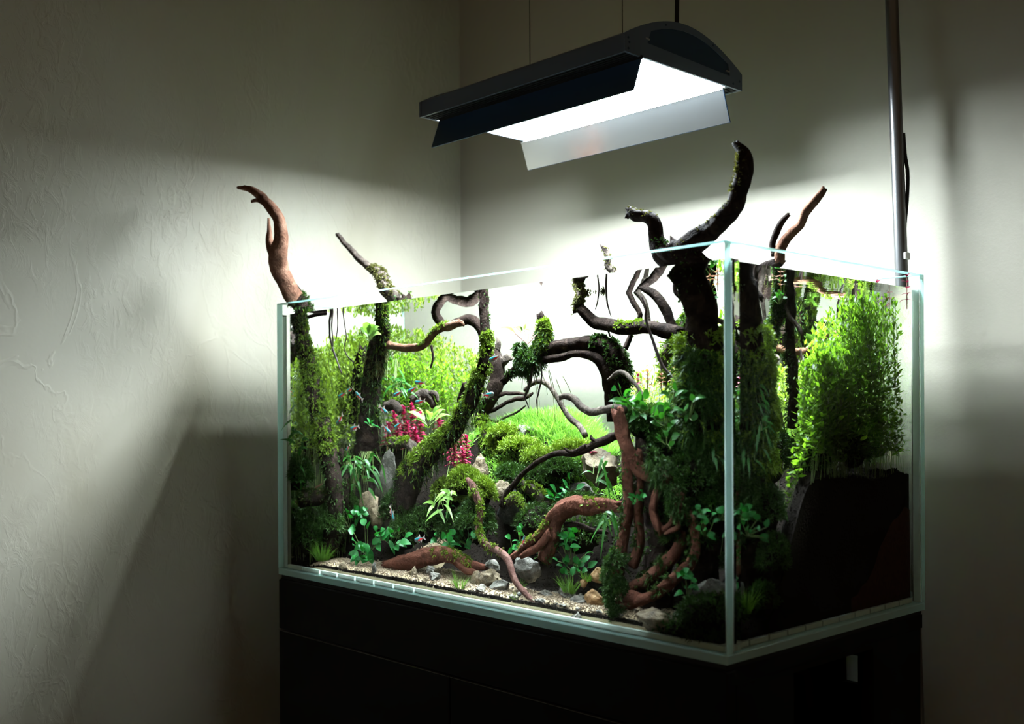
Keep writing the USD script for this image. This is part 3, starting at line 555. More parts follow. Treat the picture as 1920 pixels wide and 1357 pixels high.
# --- farther, bluish wood behind the centre
w = wood_thing('distant dark driftwood arch seen behind the central trunk', 960, 890, .08)
branch(w, [(806, 556, .06, 9), (814, 580, .06, 9), (822, 600, .07, 9), (838, 614, .08, 9), (860, 604, .09, 9), (882, 597, .10, 10), (898, 612, .10, 10), (912, 640, .10, 11), (928, 668, .10, 13), (932, 700, .10, 17), (922, 740, .10, 17), (906, 770, .10, 14), (904, 805, .09, 13), (922, 838, .08, 13), (948, 866, .07, 12), (978, 892, .06, 12), (1010, 925, .05, 12)], 'wood_dark', name='main_branch', seed=41, seg=18, rough=.2,
       moss=[dict(n=2200, lo=.6, hi=.98, length=.012, m='moss_bright', where=(.2, -.5, .6)), dict(n=700, lo=.5, hi=.75, length=.011, m='moss_deep', where=(-.6, -.3, .3))])
branch(w, [(930, 690, .10, 8), (942, 678, .10, 9), (952, 672, .10, 8), (960, 674, .10, 3)], 'wood_grey', name='spur', seed=42)
branch(w, [(930, 655, .10, 6), (934, 640, .10, 5), (932, 632, .10, 2)], 'wood_grey', name='spur', seed=43)
branch(w, [(926, 745, .10, 5), (950, 738, .10, 4), (975, 738, .10, 3), (992, 742, .10, 2.5)], 'wood_dark', name='twig', seed=44, seg=8)
branch(w, [(905, 775, .10, 5), (930, 765, .10, 4), (955, 752, .10, 4), (980, 748, .10, 4.5), (996, 738, .10, 3), (998, 735, .10, 2)], 'wood_dark', name='twig', seed=45, seg=8)
branch(w, [(912, 785, .10, 3), (930, 790, .10, 2.6), (950, 782, .10, 2.2), (970, 772, .10, 2.2), (986, 760, .10, 1.4)], 'wood_dark', name='twig', seed=46, seg=8)
branch(w, [(984, 730, .10, 4), (998, 718, .10, 4.5), (1014, 714, .10, 5), (1028, 722, .10, 5), (1042, 742, .10, 5), (1054, 762, .10, 5.5), (1070, 782, .10, 6), (1086, 797, .10, 6), (1096, 815, .09, 7)], 'wood_grey', name='arched_twig', seed=47, seg=10)

# --- the arched branch with the floating plant
w = wood_thing('dark double driftwood arch crossing the bright gap at the middle of the tank', 1150, 760, .02)
branch(w, [(1000, 668, 0, 16), (1022, 656, 0, 14), (1048, 650, 0, 13), (1078, 645, 0, 14), (1108, 645, 0, 17), (1135, 655, 0, 22), (1155, 680, .005, 27), (1160, 712, .01, 27), (1152, 745, .015, 24), (1165, 780, .02, 26)], 'wood_dark', name='main_branch', seed=51, seg=22, rough=.16,
       moss=[dict(n=1100, lo=.5, hi=.75, length=.008, m='moss_deep', where=(.3, -.2, .9)), dict(n=300, lo=.7, hi=.9, length=.009, m='moss_deep', where=(1, 0, .3))])
branch(w, [(1020, 675, -.01, 7), (1045, 671, -.01, 7.5), (1075, 665, -.01, 7), (1100, 665, -.01, 8), (1122, 676, -.01, 11), (1138, 700, -.005, 13), (1140, 725, 0, 12), (1150, 745, .01, 12)], 'wood_dark', name='lower_strand', seed=52, seg=16, rough=.16)
branch(w, [(945, 714, -.01, 7), (958, 700, -.01, 7), (972, 688, -.01, 8), (990, 674, -.01, 11), (1010, 664, -.005, 13)], 'wood_dark', name='tip', seed=53, moss=[dict(n=180, lo=.1, hi=.5, length=.006, m='moss_deep')])
branch(w, [(1014, 588, 0, 7), (1017, 602, 0, 10), (1019, 625, 0, 13), (1016, 650, 0, 15), (1006, 672, 0, 17)], 'wood_dark', name='stub', seed=54,
       moss=[dict(n=1800, lo=.18, hi=1, length=.009, m='moss_bright', where=(.4, -.3, .4)), dict(n=1100, lo=.35, hi=1, length=.010, m='moss_deep', droop=.8)])
t = Tube(trace([(975, 655, -.01, 9), (985, 672, -.012, 17), (1000, 690, -.012, 15)]), seed=55); obj('moss', moss_on(t, 1700, length=.012, droop=.6, seed=5), 'moss_deep', w, kind='stuff')
for k, pts in enumerate(([(998, 690, -.012, 4), (994, 715, -.012, 3.4), (986, 738, -.012, 3), (981, 752, -.012, 2)], [(984, 746, -.012, 1.6), (988, 755, -.012, 1.4), (992, 765, -.012, .8)], [(1013, 682, -.012, 2), (1015, 705, -.012, 1.8), (1010, 735, -.012, 1.6), (1006, 750, -.012, 1.4), (1007, 764, -.012, .8)])):
    obj('hanging_root', Tube(trace(pts), seg=6, seed=60 + k, rough=.1, wobble=.001).mesh, 'root_dark', w, True)
for k in range(9):                                            # hair-fine pale roots below the plant
    x0 = 975 + k * 9 + (k % 3) * 4; y0 = 690 + (k * 37) % 20; L = 40 + (k * 53) % 70
    obj('hair_root', Tube(trace([(x0, y0, -.012, .7), (x0 + 4 + k, y0 + L * .5, -.012, .6), (x0 + 3 + 2 * k, y0 + L, -.012, .4)]), seg=5, seed=80 + k, rough=0, wobble=.0012).mesh, 'moss_brown', w, True)

# --- branches that rise to the surface at the right of the gap
w = wood_thing('pale-topped branch rising from the right trunk to the surface with a tip above it', 1270, 625, -.02)
branch(w, [(1275, 628, -.03, 15), (1248, 620, -.025, 14), (1215, 612, -.02, 12), (1180, 614, -.01, 12), (1150, 613, -.005, 13), (1122, 605, 0, 12), (1100, 592, 0, 11), (1087, 580, 0, 10)], 'wood_dark', name='main_branch', seed=91, seg=18, rough=.16, moss=[dict(n=260, lo=.25, hi=.6, length=.007, m='moss_bright', where=(0, 0, 1))])
branch(w, [(1082, 584, 0, 8), (1084, 572, 0, 9), (1090, 556, 0, 9), (1098, 540, 0, 9), (1104, 532, 0, 7), (1118, 538, 0, 6), (1134, 544, 0, 4)], 'wood_grey', name='rising_end', seed=92, seg=14, rough=.22, moss=[dict(n=700, length=.006, m='moss_brown')])
branch(w, [(1136, 540, 0, 4), (1147, 505, 0, 7, 'a'), (1140, 485, 0, 6.5, 'a'), (1131, 468, 0, 5, 'a'), (1126, 457, 0, 2.5, 'a')], 'wood_grey', name='emerging_tip', seed=93, seg=12, rough=.22, moss=[dict(n=200, lo=.4, length=.004, m='moss_brown')])
branch(w, [(1135, 600, -.005, 2.4), (1140, 618, -.005, 2.4), (1144, 632, -.005, 1.4)], 'wood_dark', name='twig', seed=94, seg=8)
for k, pts in enumerate(([(1116, 516, -.05, 1.8), (1122, 535, -.05, 1.8), (1121, 560, -.05, 1.6), (1116, 580, -.05, 1)], [(1140, 513, -.05, 2), (1136, 540, -.05, 2.4), (1138, 565, -.05, 2), (1143, 585, -.05, 1.4), (1146, 594, -.05, .8)], [(1203, 557, -.05, 1.8), (1211, 578, -.05, 2.2), (1210, 596, -.05, 2.8), (1219, 628, -.05, 3.2), (1232, 660, -.05, 3.6), (1244, 690, -.05, 3.4), (1262, 706, -.05, 3.2), (1285, 718, -.06, 3)])):
    o = obj('hanging_root', Tube(trace(pts), seg=7, seed=100 + k, rough=.1, wobble=.001).mesh, 'root_dark', None, True)
    tag(o, ['fine purple-brown root hanging near the pale branch end in the bright gap', 'dark thread-like root hanging beside the emerging branch tip', 'long dark curving shoot in front of the right end of the bright gap'][k], 'root')
w = wood_thing('dark branch whose pointed tip just touches the water surface left of the big trunk', 1262, 610, 0)
branch(w, [(1268, 640, 0, 10), (1258, 605, 0, 10), (1244, 575, 0, 10), (1232, 556, 0, 9), (1214, 545, 0, 7), (1198, 538, 0, 4), (1188, 537, 0, 1.5)], 'wood_dark', name='main_branch', seed=111, seg=14)
branch(w, [(1283, 560, -.02, 6), (1268, 545, -.02, 5), (1266, 530, -.02, 4)], 'wood_dark', name='twig', seed=112, seg=10)

# --- the big forked trunk by the front right corner
w = wood_thing('massive dark forked driftwood trunk rising out of the water at the near corner', 1320, 760, -.10)
branch(w, [(1380, 270, -.10, 7, 'a'), (1393, 285, -.10, 11, 'a'), (1397, 308, -.10, 15, 'a'), (1388, 345, -.10, 16, 'a'), (1378, 380, -.10, 17, 'a'), (1358, 410, -.10, 18, 'a'), (1328, 436, -.10, 20, 'a'), (1298, 458, -.10, 24, 'a'), (1272, 486, -.10, 30, 'a')], 'wood_dark', name='right_fork', seed=121, seg=22, step=.003, rough=.2, moss=[dict(n=420, lo=.06, hi=.36, length=.005, m='moss_brown', where=(-.6, -.4, .2)), dict(n=260, lo=.4, hi=1, length=.004, m='moss_brown', where=(0, 0, 1))])
branch(w, [(1178, 394, -.10, 7, 'a'), (1190, 402, -.10, 11, 'a'), (1210, 404, -.10, 11, 'a'), (1225, 415, -.10, 13, 'a'), (1228, 440, -.10, 14, 'a'), (1238, 468, -.10, 19, 'a'), (1262, 494, -.10, 24, 'a')], 'wood_dark', name='left_fork', seed=122, seg=18, step=.003, rough=.2, moss=[dict(n=120, lo=0, hi=.4, length=.004, m='moss_brown', where=(0, 0, 1)), dict(n=200, lo=.7, hi=1, length=.006, m='moss_deep', where=(.6, 0, .6))])
branch(w, [(1176, 408, -.10, 4, 'a'), (1182, 400, -.10, 7, 'a'), (1196, 403, -.10, 9, 'a')], 'wood_dark', name='tip', seed=123, seg=10)
branch(w, [(1262, 470, -.10, 24, 'a'), (1282, 505, -.10, 30), (1303, 545, -.10, 32), (1316, 585, -.10, 33), (1316, 630, -.10, 34), (1322, 690, -.10, 44), (1325, 760, -.10, 46), (1320, 850, -.10, 44), (1315, 960, -.10, 40), (1310, 1060, -.10, 44), (1300, 1150, -.10, 50)], 'wood_dark', name='trunk', seed=124, seg=26, rough=.15,
       moss=[dict(n=260, lo=.05, hi=.2, length=.007, m='moss_deep', where=(-.6, -.3, .7)), dict(n=5500, lo=.34, hi=.66, length=.017, width=.0016, m='moss_deep', where=(.3, -.7, .2), droop=.9, thick=.008), dict(n=3600, lo=.30, hi=.62, length=.013, width=.0017, m='moss_bright', where=(-.9, .2, .3), droop=.5, thick=.014), dict(n=3400, lo=.30, hi=.66, length=.014, m='moss_bright', where=(.8, .6, .1), droop=.7, thick=.014)])

# --- wood standing in the right part, seen through the right pane
w = wood_thing('two-armed driftwood beside the right pane with slim bare ends above the rim', 1480, 760, .03, 'r')
branch(w, [(1545, 352, .03, 6, 'a'), (1532, 372, .03, 8, 'a'), (1514, 396, .03, 8, 'a'), (1500, 422, .03, 8, 'a'), (1480, 443, .03, 9, 'a'), (1466, 462, .03, 10, 'a'), (1461, 492, .03, 10, 'a')], 'wood_tan', name='bare_end', seed=131, seg=14, step=.003, rough=.2)
branch(w, [(1478, 403, .03, 4, 'a'), (1462, 418, .03, 6, 'a'), (1451, 440, .03, 6.5, 'a'), (1449, 460, .03, 6, 'a'), (1455, 480, .03, 7, 'a')], 'wood_dark', name='bare_end', seed=132, seg=12, step=.003)
branch(w, [(1461, 492, .03, 10, 'a'), (1482, 515, .03, 11, 'r'), (1484, 560, .03, 11, 'r'), (1482, 620, .03, 12, 'r'), (1486, 680, .03, 13, 'r'), (1490, 740, .03, 12, 'r'), (1488, 800, .03, 16, 'r')], 'wood_dark', name='trunk', seed=133, seg=16, moss=[dict(n=600, lo=.5, hi=1, length=.010, m='moss_deep', where=(-.5, -.3, .3))])
branch(w, [(1466, 520, .02, 9, 'r'), (1462, 560, .02, 11, 'r'), (1455, 600, .02, 13, 'r'), (1440, 630, .02, 13, 'r'), (1430, 665, .02, 12, 'r'), (1432, 705, .02, 12, 'r'), (1446, 740, .02, 12, 'r'), (1460, 780, .02, 12, 'r'), (1462, 840, .02, 14, 'r')], 'wood_grey', 'r', name='mossy_arm', seed=134, seg=16, moss=[dict(n=1500, lo=0, hi=.4, length=.011, m='moss_deep'), dict(n=1000, lo=.2, hi=.7, length=.012, m='moss_bright', where=(-.6, -.4, .4), droop=.5)])
branch(w, [(1474, 572, .02, 4, 'r'), (1482, 595, .02, 4.5, 'r'), (1497, 612, .02, 5, 'r'), (1504, 625, .02, 4.5, 'r'), (1502, 640, .02, 2, 'r')], 'wood_grey', 'r', name='twig', seed=135, seg=10)
w = wood_thing('slim curving branch under the surface between the near corner and the two-armed driftwood', 1405, 645, .06, 'r')
branch(w, [(1402, 648, .06, 6, 'r'), (1410, 615, .06, 5, 'r'), (1418, 585, .06, 5.5, 'r'), (1410, 555, .06, 5.5, 'r'), (1402, 532, .06, 5.5, 'r'), (1412, 518, .06, 4, 'r'), (1424, 512, .06, 2, 'r')], 'wood_dark', 'r', name='main_branch', seed=141, seg=12)
branch(w, [(1436, 605, .07, 4, 'r'), (1432, 575, .07, 5, 'r'), (1424, 548, .07, 6, 'r'), (1410, 532, .07, 5, 'r')], 'wood_grey', 'r', name='branch', seed=142, seg=12)

# --- root stump at the right front
w = wood_thing('tangled reddish root stump standing at the right front behind the glass', 1220, 1120, -.15)
RD = [('wood_red', [(1160, 775, -.155, 14), (1168, 815, -.155, 15), (1182, 850, -.155, 14), (1200, 880, -.15, 16), (1225, 895, -.15, 15), (1255, 900, -.15, 13)]),
      ('wood_red', [(1172, 830, -.16, 10), (1176, 900, -.16, 12), (1178, 960, -.16, 11), (1168, 1020, -.16, 12), (1160, 1075, -.16, 13), (1152, 1110, -.16, 13)]),
      ('wood_red', [(1195, 850, -.15, 10), (1200, 900, -.15, 9), (1196, 950, -.15, 10), (1200, 1010, -.15, 11), (1185, 1060, -.15, 12)]),
      ('wood_red', [(1245, 900, -.165, 9), (1228, 930, -.165, 9), (1226, 965, -.165, 9), (1240, 992, -.165, 8), (1256, 985, -.165, 7), (1268, 960, -.165, 8), (1276, 925, -.165, 9)]),
      ('wood_red', [(1225, 960, -.168, 6), (1234, 985, -.17, 5), (1238, 1005, -.17, 3)]),
      ('wood_red', [(1262, 965, -.168, 6), (1272, 985, -.168, 5), (1258, 996, -.168, 5), (1246, 1002, -.168, 3)]),
      ('wood_red', [(1240, 880, -.155, 10), (1268, 915, -.155, 10), (1290, 965, -.158, 10), (1303, 1015, -.16, 10), (1296, 1050, -.165, 11), (1270, 1082, -.17, 12), (1235, 1110, -.175, 11), (1190, 1130, -.18, 10), (1165, 1138, -.18, 8)]),
      ('wood_red', [(1280, 1000, -.15, 12), (1270, 1030, -.15, 13), (1245, 1060, -.155, 13), (1215, 1085, -.16, 13), (1180, 1102, -.165, 12), (1165, 1106, -.17, 8)]),
      ('wood_red', [(1160, 1125, -.175, 9), (1182, 1120, -.178, 14), (1206, 1124, -.178, 9)]),
      ('wood_dark', [(1215, 840, -.13, 30), (1230, 920, -.13, 34), (1240, 1000, -.13, 30), (1230, 1080, -.13, 34), (1220, 1140, -.13, 38)])]
for k, (m, pts) in enumerate(RD):
    ms = [dict(n=420, length=.010, m='moss_deep', where=(-.7, -.4, .4), droop=.6)] if k in (1, 2) else [dict(n=300, lo=.3, hi=.8, length=.010, m='moss_deep', where=(0, -.5, .8), droop=.6)] if k in (6, 7, 9) else []
    branch(w, pts, m, name='root' if k < 9 else 'core', seed=150 + k, seg=14, rough=.18, moss=ms)
t = Tube(trace([(1158, 1040, -.18, 12), (1150, 1080, -.18, 20), (1155, 1120, -.185, 20), (1160, 1160, -.19, 14)]), seed=165); obj('moss', moss_on(t, 1500, length=.010, droop=.4, seed=9), 'moss_deep', w, kind='stuff')
t = Tube(trace([(1215, 850, -.17, 12), (1240, 880, -.17, 20), (1265, 920, -.17, 18), (1280, 960, -.17, 10)]), seed=166); obj('moss', moss_on(t, 900, length=.012, droop=.9, seed=10), 'moss_deep', w, kind='stuff')
branch(w, [(1049, 748, -.10, 5), (1058, 744, -.10, 6), (1072, 746, -.10, 7), (1088, 762, -.11, 7.5), (1108, 772, -.12, 7.5), (1130, 768, -.13, 7.5), (1152, 764, -.14, 8), (1170, 768, -.15, 9)], 'wood_grey', name='side_branch', seed=167, seg=14, rough=.08)
branch(w, [(1140, 712, -.08, 2.5), (1150, 702, -.09, 4), (1162, 698, -.10, 4.5), (1178, 706, -.11, 4.5), (1192, 722, -.12, 4), (1205, 740, -.13, 3.5)], 'wood_grey', name='side_branch', seed=168, seg=12, rough=.08)

# --- reddish foreground arch and its neighbours
w = wood_thing('smooth reddish driftwood arch in the middle foreground above the stones', 1030, 1040, -.14)
branch(w, [(1160, 952, -.14, 10), (1140, 950, -.14, 12), (1112, 948, -.14, 16), (1082, 948, -.14, 18), (1056, 955, -.14, 18), (1040, 978, -.14, 17), (1034, 1005, -.14, 18), (1028, 1030, -.14, 18), (1020, 1052, -.14, 15)], 'wood_red', name='main_branch', seed=171, seg=24, rough=.22, grooves=3, twist=40, moss=[dict(n=220, lo=.1, hi=.35, length=.006, m='moss_bright', where=(0, -.2, 1)), dict(n=260, lo=.85, hi=1, length=.008, m='moss_deep', where=(0, -.7, .5))])
branch(w, [(1062, 948, -.15, 8), (1038, 962, -.15, 9), (1020, 990, -.152, 8), (1004, 1008, -.155, 8), (985, 1022, -.158, 8), (968, 1036, -.16, 6), (952, 1046, -.162, 4)], 'wood_red', name='strand', seed=172, seg=14, moss=[dict(n=260, lo=.3, hi=.8, length=.006, m='moss_bright', where=(0, -.2, 1))])
branch(w, [(1030, 1000, -.155, 9), (1012, 1022, -.158, 8), (992, 1034, -.162, 7), (975, 1044, -.165, 5)], 'wood_red', name='strand', seed=173, seg=12)
branch(w, [(1060, 985, -.135, 5), (1085, 985, -.13, 5), (1110, 994, -.13, 5), (1140, 998, -.13, 4)], 'wood_dark', name='strand', seed=174, seg=10)
w = wood_thing('slender pinkish branch running down to the sand in front of the stones', 990, 1120, -.19)
branch(w, [(877, 902, -.145, 5), (886, 912, -.146, 8), (895, 938, -.148, 8), (900, 965, -.15, 7.5), (898, 995, -.155, 7.5), (908, 1018, -.16, 7.5), (930, 1030, -.165, 7.5), (948, 1045, -.17, 8), (958, 1068, -.175, 7.5), (968, 1095, -.182, 7), (985, 1115, -.19, 6.5), (1002, 1132, -.197, 5)], 'wood_pink', name='main_branch', seed=181, seg=16, rough=.14, grooves=5, twist=120,
       moss=[dict(n=1300, lo=.06, hi=.52, length=.006, m='moss_bright', where=(.4, -.4, .6)), dict(n=120, lo=.4, hi=.6, length=.006, m='moss_brown')])
w = wood_thing('low reddish driftwood lying along the left front behind the sand', 800, 1050, -.15)
branch(w, [(722, 1058, -.16, 8), (745, 1056, -.158, 14), (775, 1050, -.155, 17), (805, 1042, -.155, 17), (835, 1040, -.155, 15), (862, 1048, -.155, 12), (885, 1060, -.155, 9), (908, 1064, -.155, 6), (920, 1063, -.155, 3)], 'wood_red', name='main_branch', seed=191, seg=20, rough=.2, moss=[dict(n=500, lo=.5, hi=.85, length=.007, m='moss_bright', where=(0, -.3, 1))])
branch(w, [(850, 1050, -.16, 8), (872, 1068, -.162, 7), (892, 1074, -.164, 6), (908, 1076, -.165, 3)], 'wood_red', name='tail', seed=192, seg=12)
w = wood_thing('thin dark forked twig crossing from the root stump down to the left', 1000, 870, -.05)
branch(w, [(1156, 818, -.08, 8), (1138, 824, -.075, 9), (1112, 834, -.07, 8), (1085, 848, -.065, 6), (1055, 850, -.06, 6), (1030, 856, -.055, 5), (1005, 868, -.05, 5.5), (985, 885, -.05, 5), (968, 905, -.05, 6), (950, 925, -.05, 7), (940, 950, -.05, 8)], 'wood_dark', name='main_branch', seed=201, seg=14, rough=.08)
branch(w, [(1098, 838, -.07, 5), (1080, 845, -.07, 3.5), (1066, 845, -.07, 3), (1057, 839, -.07, 1.6)], 'wood_dark', name='fork', seed=202, seg=10)
branch(w, [(1120, 830, -.072, 5), (1110, 822, -.072, 4), (1108, 816, -.072, 2)], 'wood_dark', name='fork', seed=203, seg=10)
w = wood_thing('short mossy wood stub in the dark hollow behind the slender branch', 965, 940, -.06)
branch(w, [(952, 942, -.06, 7), (966, 934, -.06, 9), (978, 946, -.06, 8), (984, 965, -.06, 5)], 'wood_grey', name='main_branch', seed=211, seg=12, moss=[dict(n=420, length=.008, m='moss_bright', where=(.5, -.2, .8), droop=.6)])
branch(w, [(985, 910, -.03, 10), (1003, 918, -.03, 11), (1018, 935, -.03, 11), (1028, 948, -.03, 9)], 'wood_grey', name='branch', seed=212, seg=12, moss=[dict(n=420, length=.009, m='moss_bright', where=(.2, -.2, 1))])
w = wood_thing('blunt mossy log end lying against the left pane', 552, 936, -.195)
branch(w, [(561, 938, -.200, 14), (572, 936, -.195, 16), (592, 933, -.185, 15), (610, 930, -.17, 11)], 'wood_dark', name='log', seed=221, seg=18, jag=.15, moss=[dict(n=900, length=.007, m='moss_deep', where=(0, -.2, 1)), dict(n=250, length=.008, m='moss_brown', where=(0, -.3, 1))])
branch(w, [(580, 926, -.185, 2), (592, 914, -.18, 2.4), (604, 906, -.175, 1.2)], 'wood_tan', name='twig', seed=222, seg=8)
w = wood_thing('light brown knotted wood piece behind the red plants at the left', 800, 745, .0)
branch(w, [(774, 750, 0, 9), (790, 740, 0, 10), (806, 746, 0, 9), (812, 762, 0, 7)], 'wood_grey', name='knot', seed=231, rough=.3)
branch(w, [(800, 735, 0, 4), (816, 738, 0, 5), (820, 752, 0, 4)], 'wood_grey', name='fork', seed=232)
branch(w, [(722, 764, -.07, 9), (738, 760, -.07, 10), (750, 772, -.07, 8)], 'wood_grey', name='stub', seed=233)
#@@PART3
# ================================================================== PLANTS
def stems_and_leaves(label, cat_, cols, y0, y1, n, how, m, name='stem_plant_bush', seed=1, pair=.0062, leafL=.0095, leafW=.0040, top=.75, spread=1.0, group=None, stem='stem_green', base=None, lean=.026, jit=9):
    """a bush of upright stems set with pairs of small leaves; cols: (px, py) of its upper outline"""
    g = np.random.default_rng(seed); cx, cy = zip(*cols); Ps, Ds, Ls, tubes = [], [], [], []; tops = []
    for k in range(n):
        px = g.uniform(min(cx), max(cx)); y = g.uniform(y0, y1); tp = _seen(px, np.interp(px, cx, cy) + g.exponential() * jit * 1.6, y, how)
        lim = GX - .016
        if abs(tp[0]) > lim: tp[0] = math.copysign(lim - abs(g.normal()) * .02, tp[0])
        tp[2] = min(tp[2], WZ - .004)
        bx, by = tp[0] + g.normal() * lean, float(np.clip(tp[1] + g.normal() * lean, -.2, .205)); bx = float(np.clip(bx, -.43, .43))
        b = np.array([bx, by, float(ground(bx, by)) if base is None else base]); 
        if tp[2] - b[2] < .012: tp[2] = b[2] + .012 + .02 * g.random()
        ctr = (b + tp) / 2 + g.normal(size=3) * .006; t = np.linspace(0, 1, 14)[:, None]; c = (1 - t) ** 2 * b + 2 * t * (1 - t) * ctr + t * t * tp
        L = np.linalg.norm(tp - b); tops.append(tp); tubes.append(c)
        q = np.arange(1 - top, 1.0, pair / max(L, .01)); ph = g.uniform(0, 6)
        for i, s in enumerate(q):
            pp = (1 - s) ** 2 * b + 2 * s * (1 - s) * ctr + s * s * tp; a = ph + i * 1.7
            for e in (0, 2.1, 4.2):
                Ps.append(pp + g.normal(size=3) * .0045); Ds.append([math.cos(a + e), math.sin(a + e), .35 + .7 * s ** 3]); Ls.append(leafL * (.75 + .5 * g.random()) * (1.05 - .35 * s))
        for e in np.linspace(0, 6.28, 5)[:4]:
            Ps.append(tp); Ds.append([math.cos(e + ph) * .6, math.sin(e + ph) * .6, 1]); Ls.append(leafL * .7)
    o = thing(name, label, cat_, np.mean(tops, 0) * [1, 1, 0] + [0, 0, float(np.min([t[0, 2] for t in tubes]))], group)
    Ps, Ds, Ls = np.array(Ps), np.array(Ds) + g.normal(size=(len(Ps), 3)) * .22 * spread, np.array(Ls)
    side = np.cross(Ds, [0, 0, 1.]) ; side = np.cross(norm(side), norm(Ds)) + g.normal(size=Ds.shape) * .35
    obj('foliage', blades(Ps, Ds, Ls, leafW * (Ls / leafL), .1, side, prof=(.35, 1, .7, 0), rng=g), m, o, kind='stuff')
    rods = []
    for c in tubes:
        k = 3; th = np.arange(3) * 2.094; r = .00045; V = c[:, None] + np.stack([np.cos(th) * r, np.sin(th) * r, 0 * th], -1)[None]; nn = len(c); i, j = np.meshgrid(np.arange(nn - 1), np.arange(3), indexing='ij')
        rods.append((V.reshape(-1, 3), np.stack([i * 3 + j, i * 3 + (j + 1) % 3, (i + 1) * 3 + (j + 1) % 3, (i + 1) * 3 + j], -1).reshape(-1, 4)))
    obj('stems', cat(rods), stem, o, kind='stuff'); return o
def leafmesh(p, d, up, L, W, droop=.2, fold=.18, shape=1.0, wav=0., g=RNG):
    """one broad leaf with a midrib"""
    d = norm(np.asarray(d, float)); s = norm(np.cross(d, up)); u = np.cross(s, d); n = 8; rows = []
    for i in range(n):
        t = i / (n - 1); w = W / 2 * (math.sin(math.pi * min(t ** (.75 * shape), 1)) ** .8 if 0 < t < 1 else .02) ; wz = wav * math.sin(i * 2.2) * W
        c = p + d * L * t + u * (L * .10 * math.sin(t * 2.2)) + np.array([0, 0, -1.]) * droop * L * t * t
        rows += [c - s * w + u * (fold * w + wz), c, c + s * w + u * (fold * w - wz)]
    V = np.array(rows); F = []
    for i in range(n - 1):
        for j in (0, 1):
            a = i * 3 + j; F.append([a, a + 1, a + 4, a + 3])
    F = np.array(F); return V, np.vstack([F[:, [0, 1, 2]], F[:, [0, 2, 3]]])
def rod(p, q, r, n=5, bend=None):
    p, q = np.asarray(p, float), np.asarray(q, float); c = (p + q) / 2 + (0 if bend is None else bend); t = np.linspace(0, 1, 5)[:, None]
    pts = (1 - t) ** 2 * p + 2 * t * (1 - t) * c + t * t * q
    return Tube(np.c_[pts, np.full(5, r)], seg=n, step=.01, rough=0, wobble=0).mesh
TOCAM = norm(np.array([EYE[0], EYE[1], 0.]))
def rosette(label, px, py, y, n, Lp, Wp, m, how='f', name='rosette_plant', cat_='plant', seed=1, el=(.2, 1.1), pet=.35, stem='stem_green', droop=.25, az=None, shape=1.0, group=None, roots=False, fold=.2, wav=.0):
    g = np.random.default_rng(seed); c = at(px, py, y, how); s = scale(px, py, y, how); o = thing(name, label, cat_, c, group); st = []
    for k in range(n):
        a = (az[0] + (az[1] - az[0]) * (k + g.uniform(-.3, .3)) / max(n - 1, 1)) if az else k * 2.4 + g.uniform(-.3, .3); e = g.uniform(*el)
        # azimuth 0 = to the right of the picture, pi/2 = away from the camera
        h = RIGHT * math.cos(a) + FWD * math.sin(a); d = h * math.cos(e) + np.array([0, 0, 1.]) * math.sin(e); L = Lp * s * g.uniform(.75, 1.2)
        b = c + d * L * pet; st.append(rod(c, b, .0007 if Lp > 20 else .0005, 4))
        lf = leafmesh(b, d + np.array([0, 0, -.12]), np.array([0, 0, 1.]) + (-h) * .2 + g.normal(size=3) * .15 - FWD * .35, L, Wp * s * g.uniform(.85, 1.15), droop * g.uniform(.4, 1.5), fold, shape, wav)
        obj('leaf', lf, m, o, True)
    obj('stalks', cat(st), stem, o); return o
def cluster(label, blobs, n, Lp, Wp, m, how='f', name='broadleaf_plant', cat_='plant', seed=1, up=.5, face=.6, droop=.3, stem='stem_green', shape=1.0, group=None, hang=0., fold=.2, parent=None):
    """a clump of broad leaves; blobs: (px, py, y, radius px x, radius px y)"""
    g = np.random.default_rng(seed); b0 = blobs[0]; c0 = at(b0[0], b0[1] + b0[4], b0[2], how); o = parent or thing(name, label, cat_, c0, group); st = []
    for k in range(n):
        bx, by, y, rx, ry = blobs[k % len(blobs)]; r = math.sqrt(g.random()); a = g.uniform(0, 6.283); ux, uy = r * math.cos(a), r * math.sin(a)
        yy = float(np.clip(y - (1 - r) * .018 + g.uniform(-.006, .006), -.209, .2)); p = at(bx + ux * rx, by + uy * ry, yy, how); s = scale(bx, by, y, how)
        d = RIGHT * ux * 1.1 - np.array([0, 0, 1.]) * (uy * .6 - up + hang) - FWD * face * (1.2 - r) + g.normal(size=3) * .35
        d = norm(d); L = Lp * s * g.uniform(.7, 1.25); root = at(bx + ux * rx * .2, by + ry * .8, min(y + .012, .2), how) if not hang else at(bx + ux * rx * .5, by - ry * .8, min(y + .012, .2), how)
        q = p - d * L * .4; st.append(rod(root, q, .0006, 4))
        obj('leaf', leafmesh(q, d, np.array([0, 0, .8]) - FWD * .7 + g.normal(size=3) * .3, L, Wp * s * g.uniform(.8, 1.2), droop * g.uniform(.3, 1.4), fold, shape), m, o, True)
    obj('stalks', cat(st), stem, o); return o
def tuft(label, px, py, y, w, h, n, m='grass', how='f', seed=1, name='grass_tuft', wid=.0009):
    g = np.random.default_rng(seed); c = at(px, py, y, how); s = scale(px, py, y, how); o = thing(name, label, 'grass', c)
    a = g.uniform(0, 6.283, n); r = np.sqrt(g.random(n)) * w * .3 * s; P = c + np.c_[r * np.cos(a), r * np.sin(a) * .6, 0 * a]; sp = g.uniform(.1, .75, n) * w / h * 1.1
    D = np.c_[np.cos(a) * sp, np.sin(a) * sp, np.ones(n)]
    obj('blades', blades(P, D, h * s * g.uniform(.6, 1.25, n), wid, g.uniform(.1, .5, n), prof=(.8, 1, .8, .5, 0), rng=g), m, o, kind='stuff'); return o
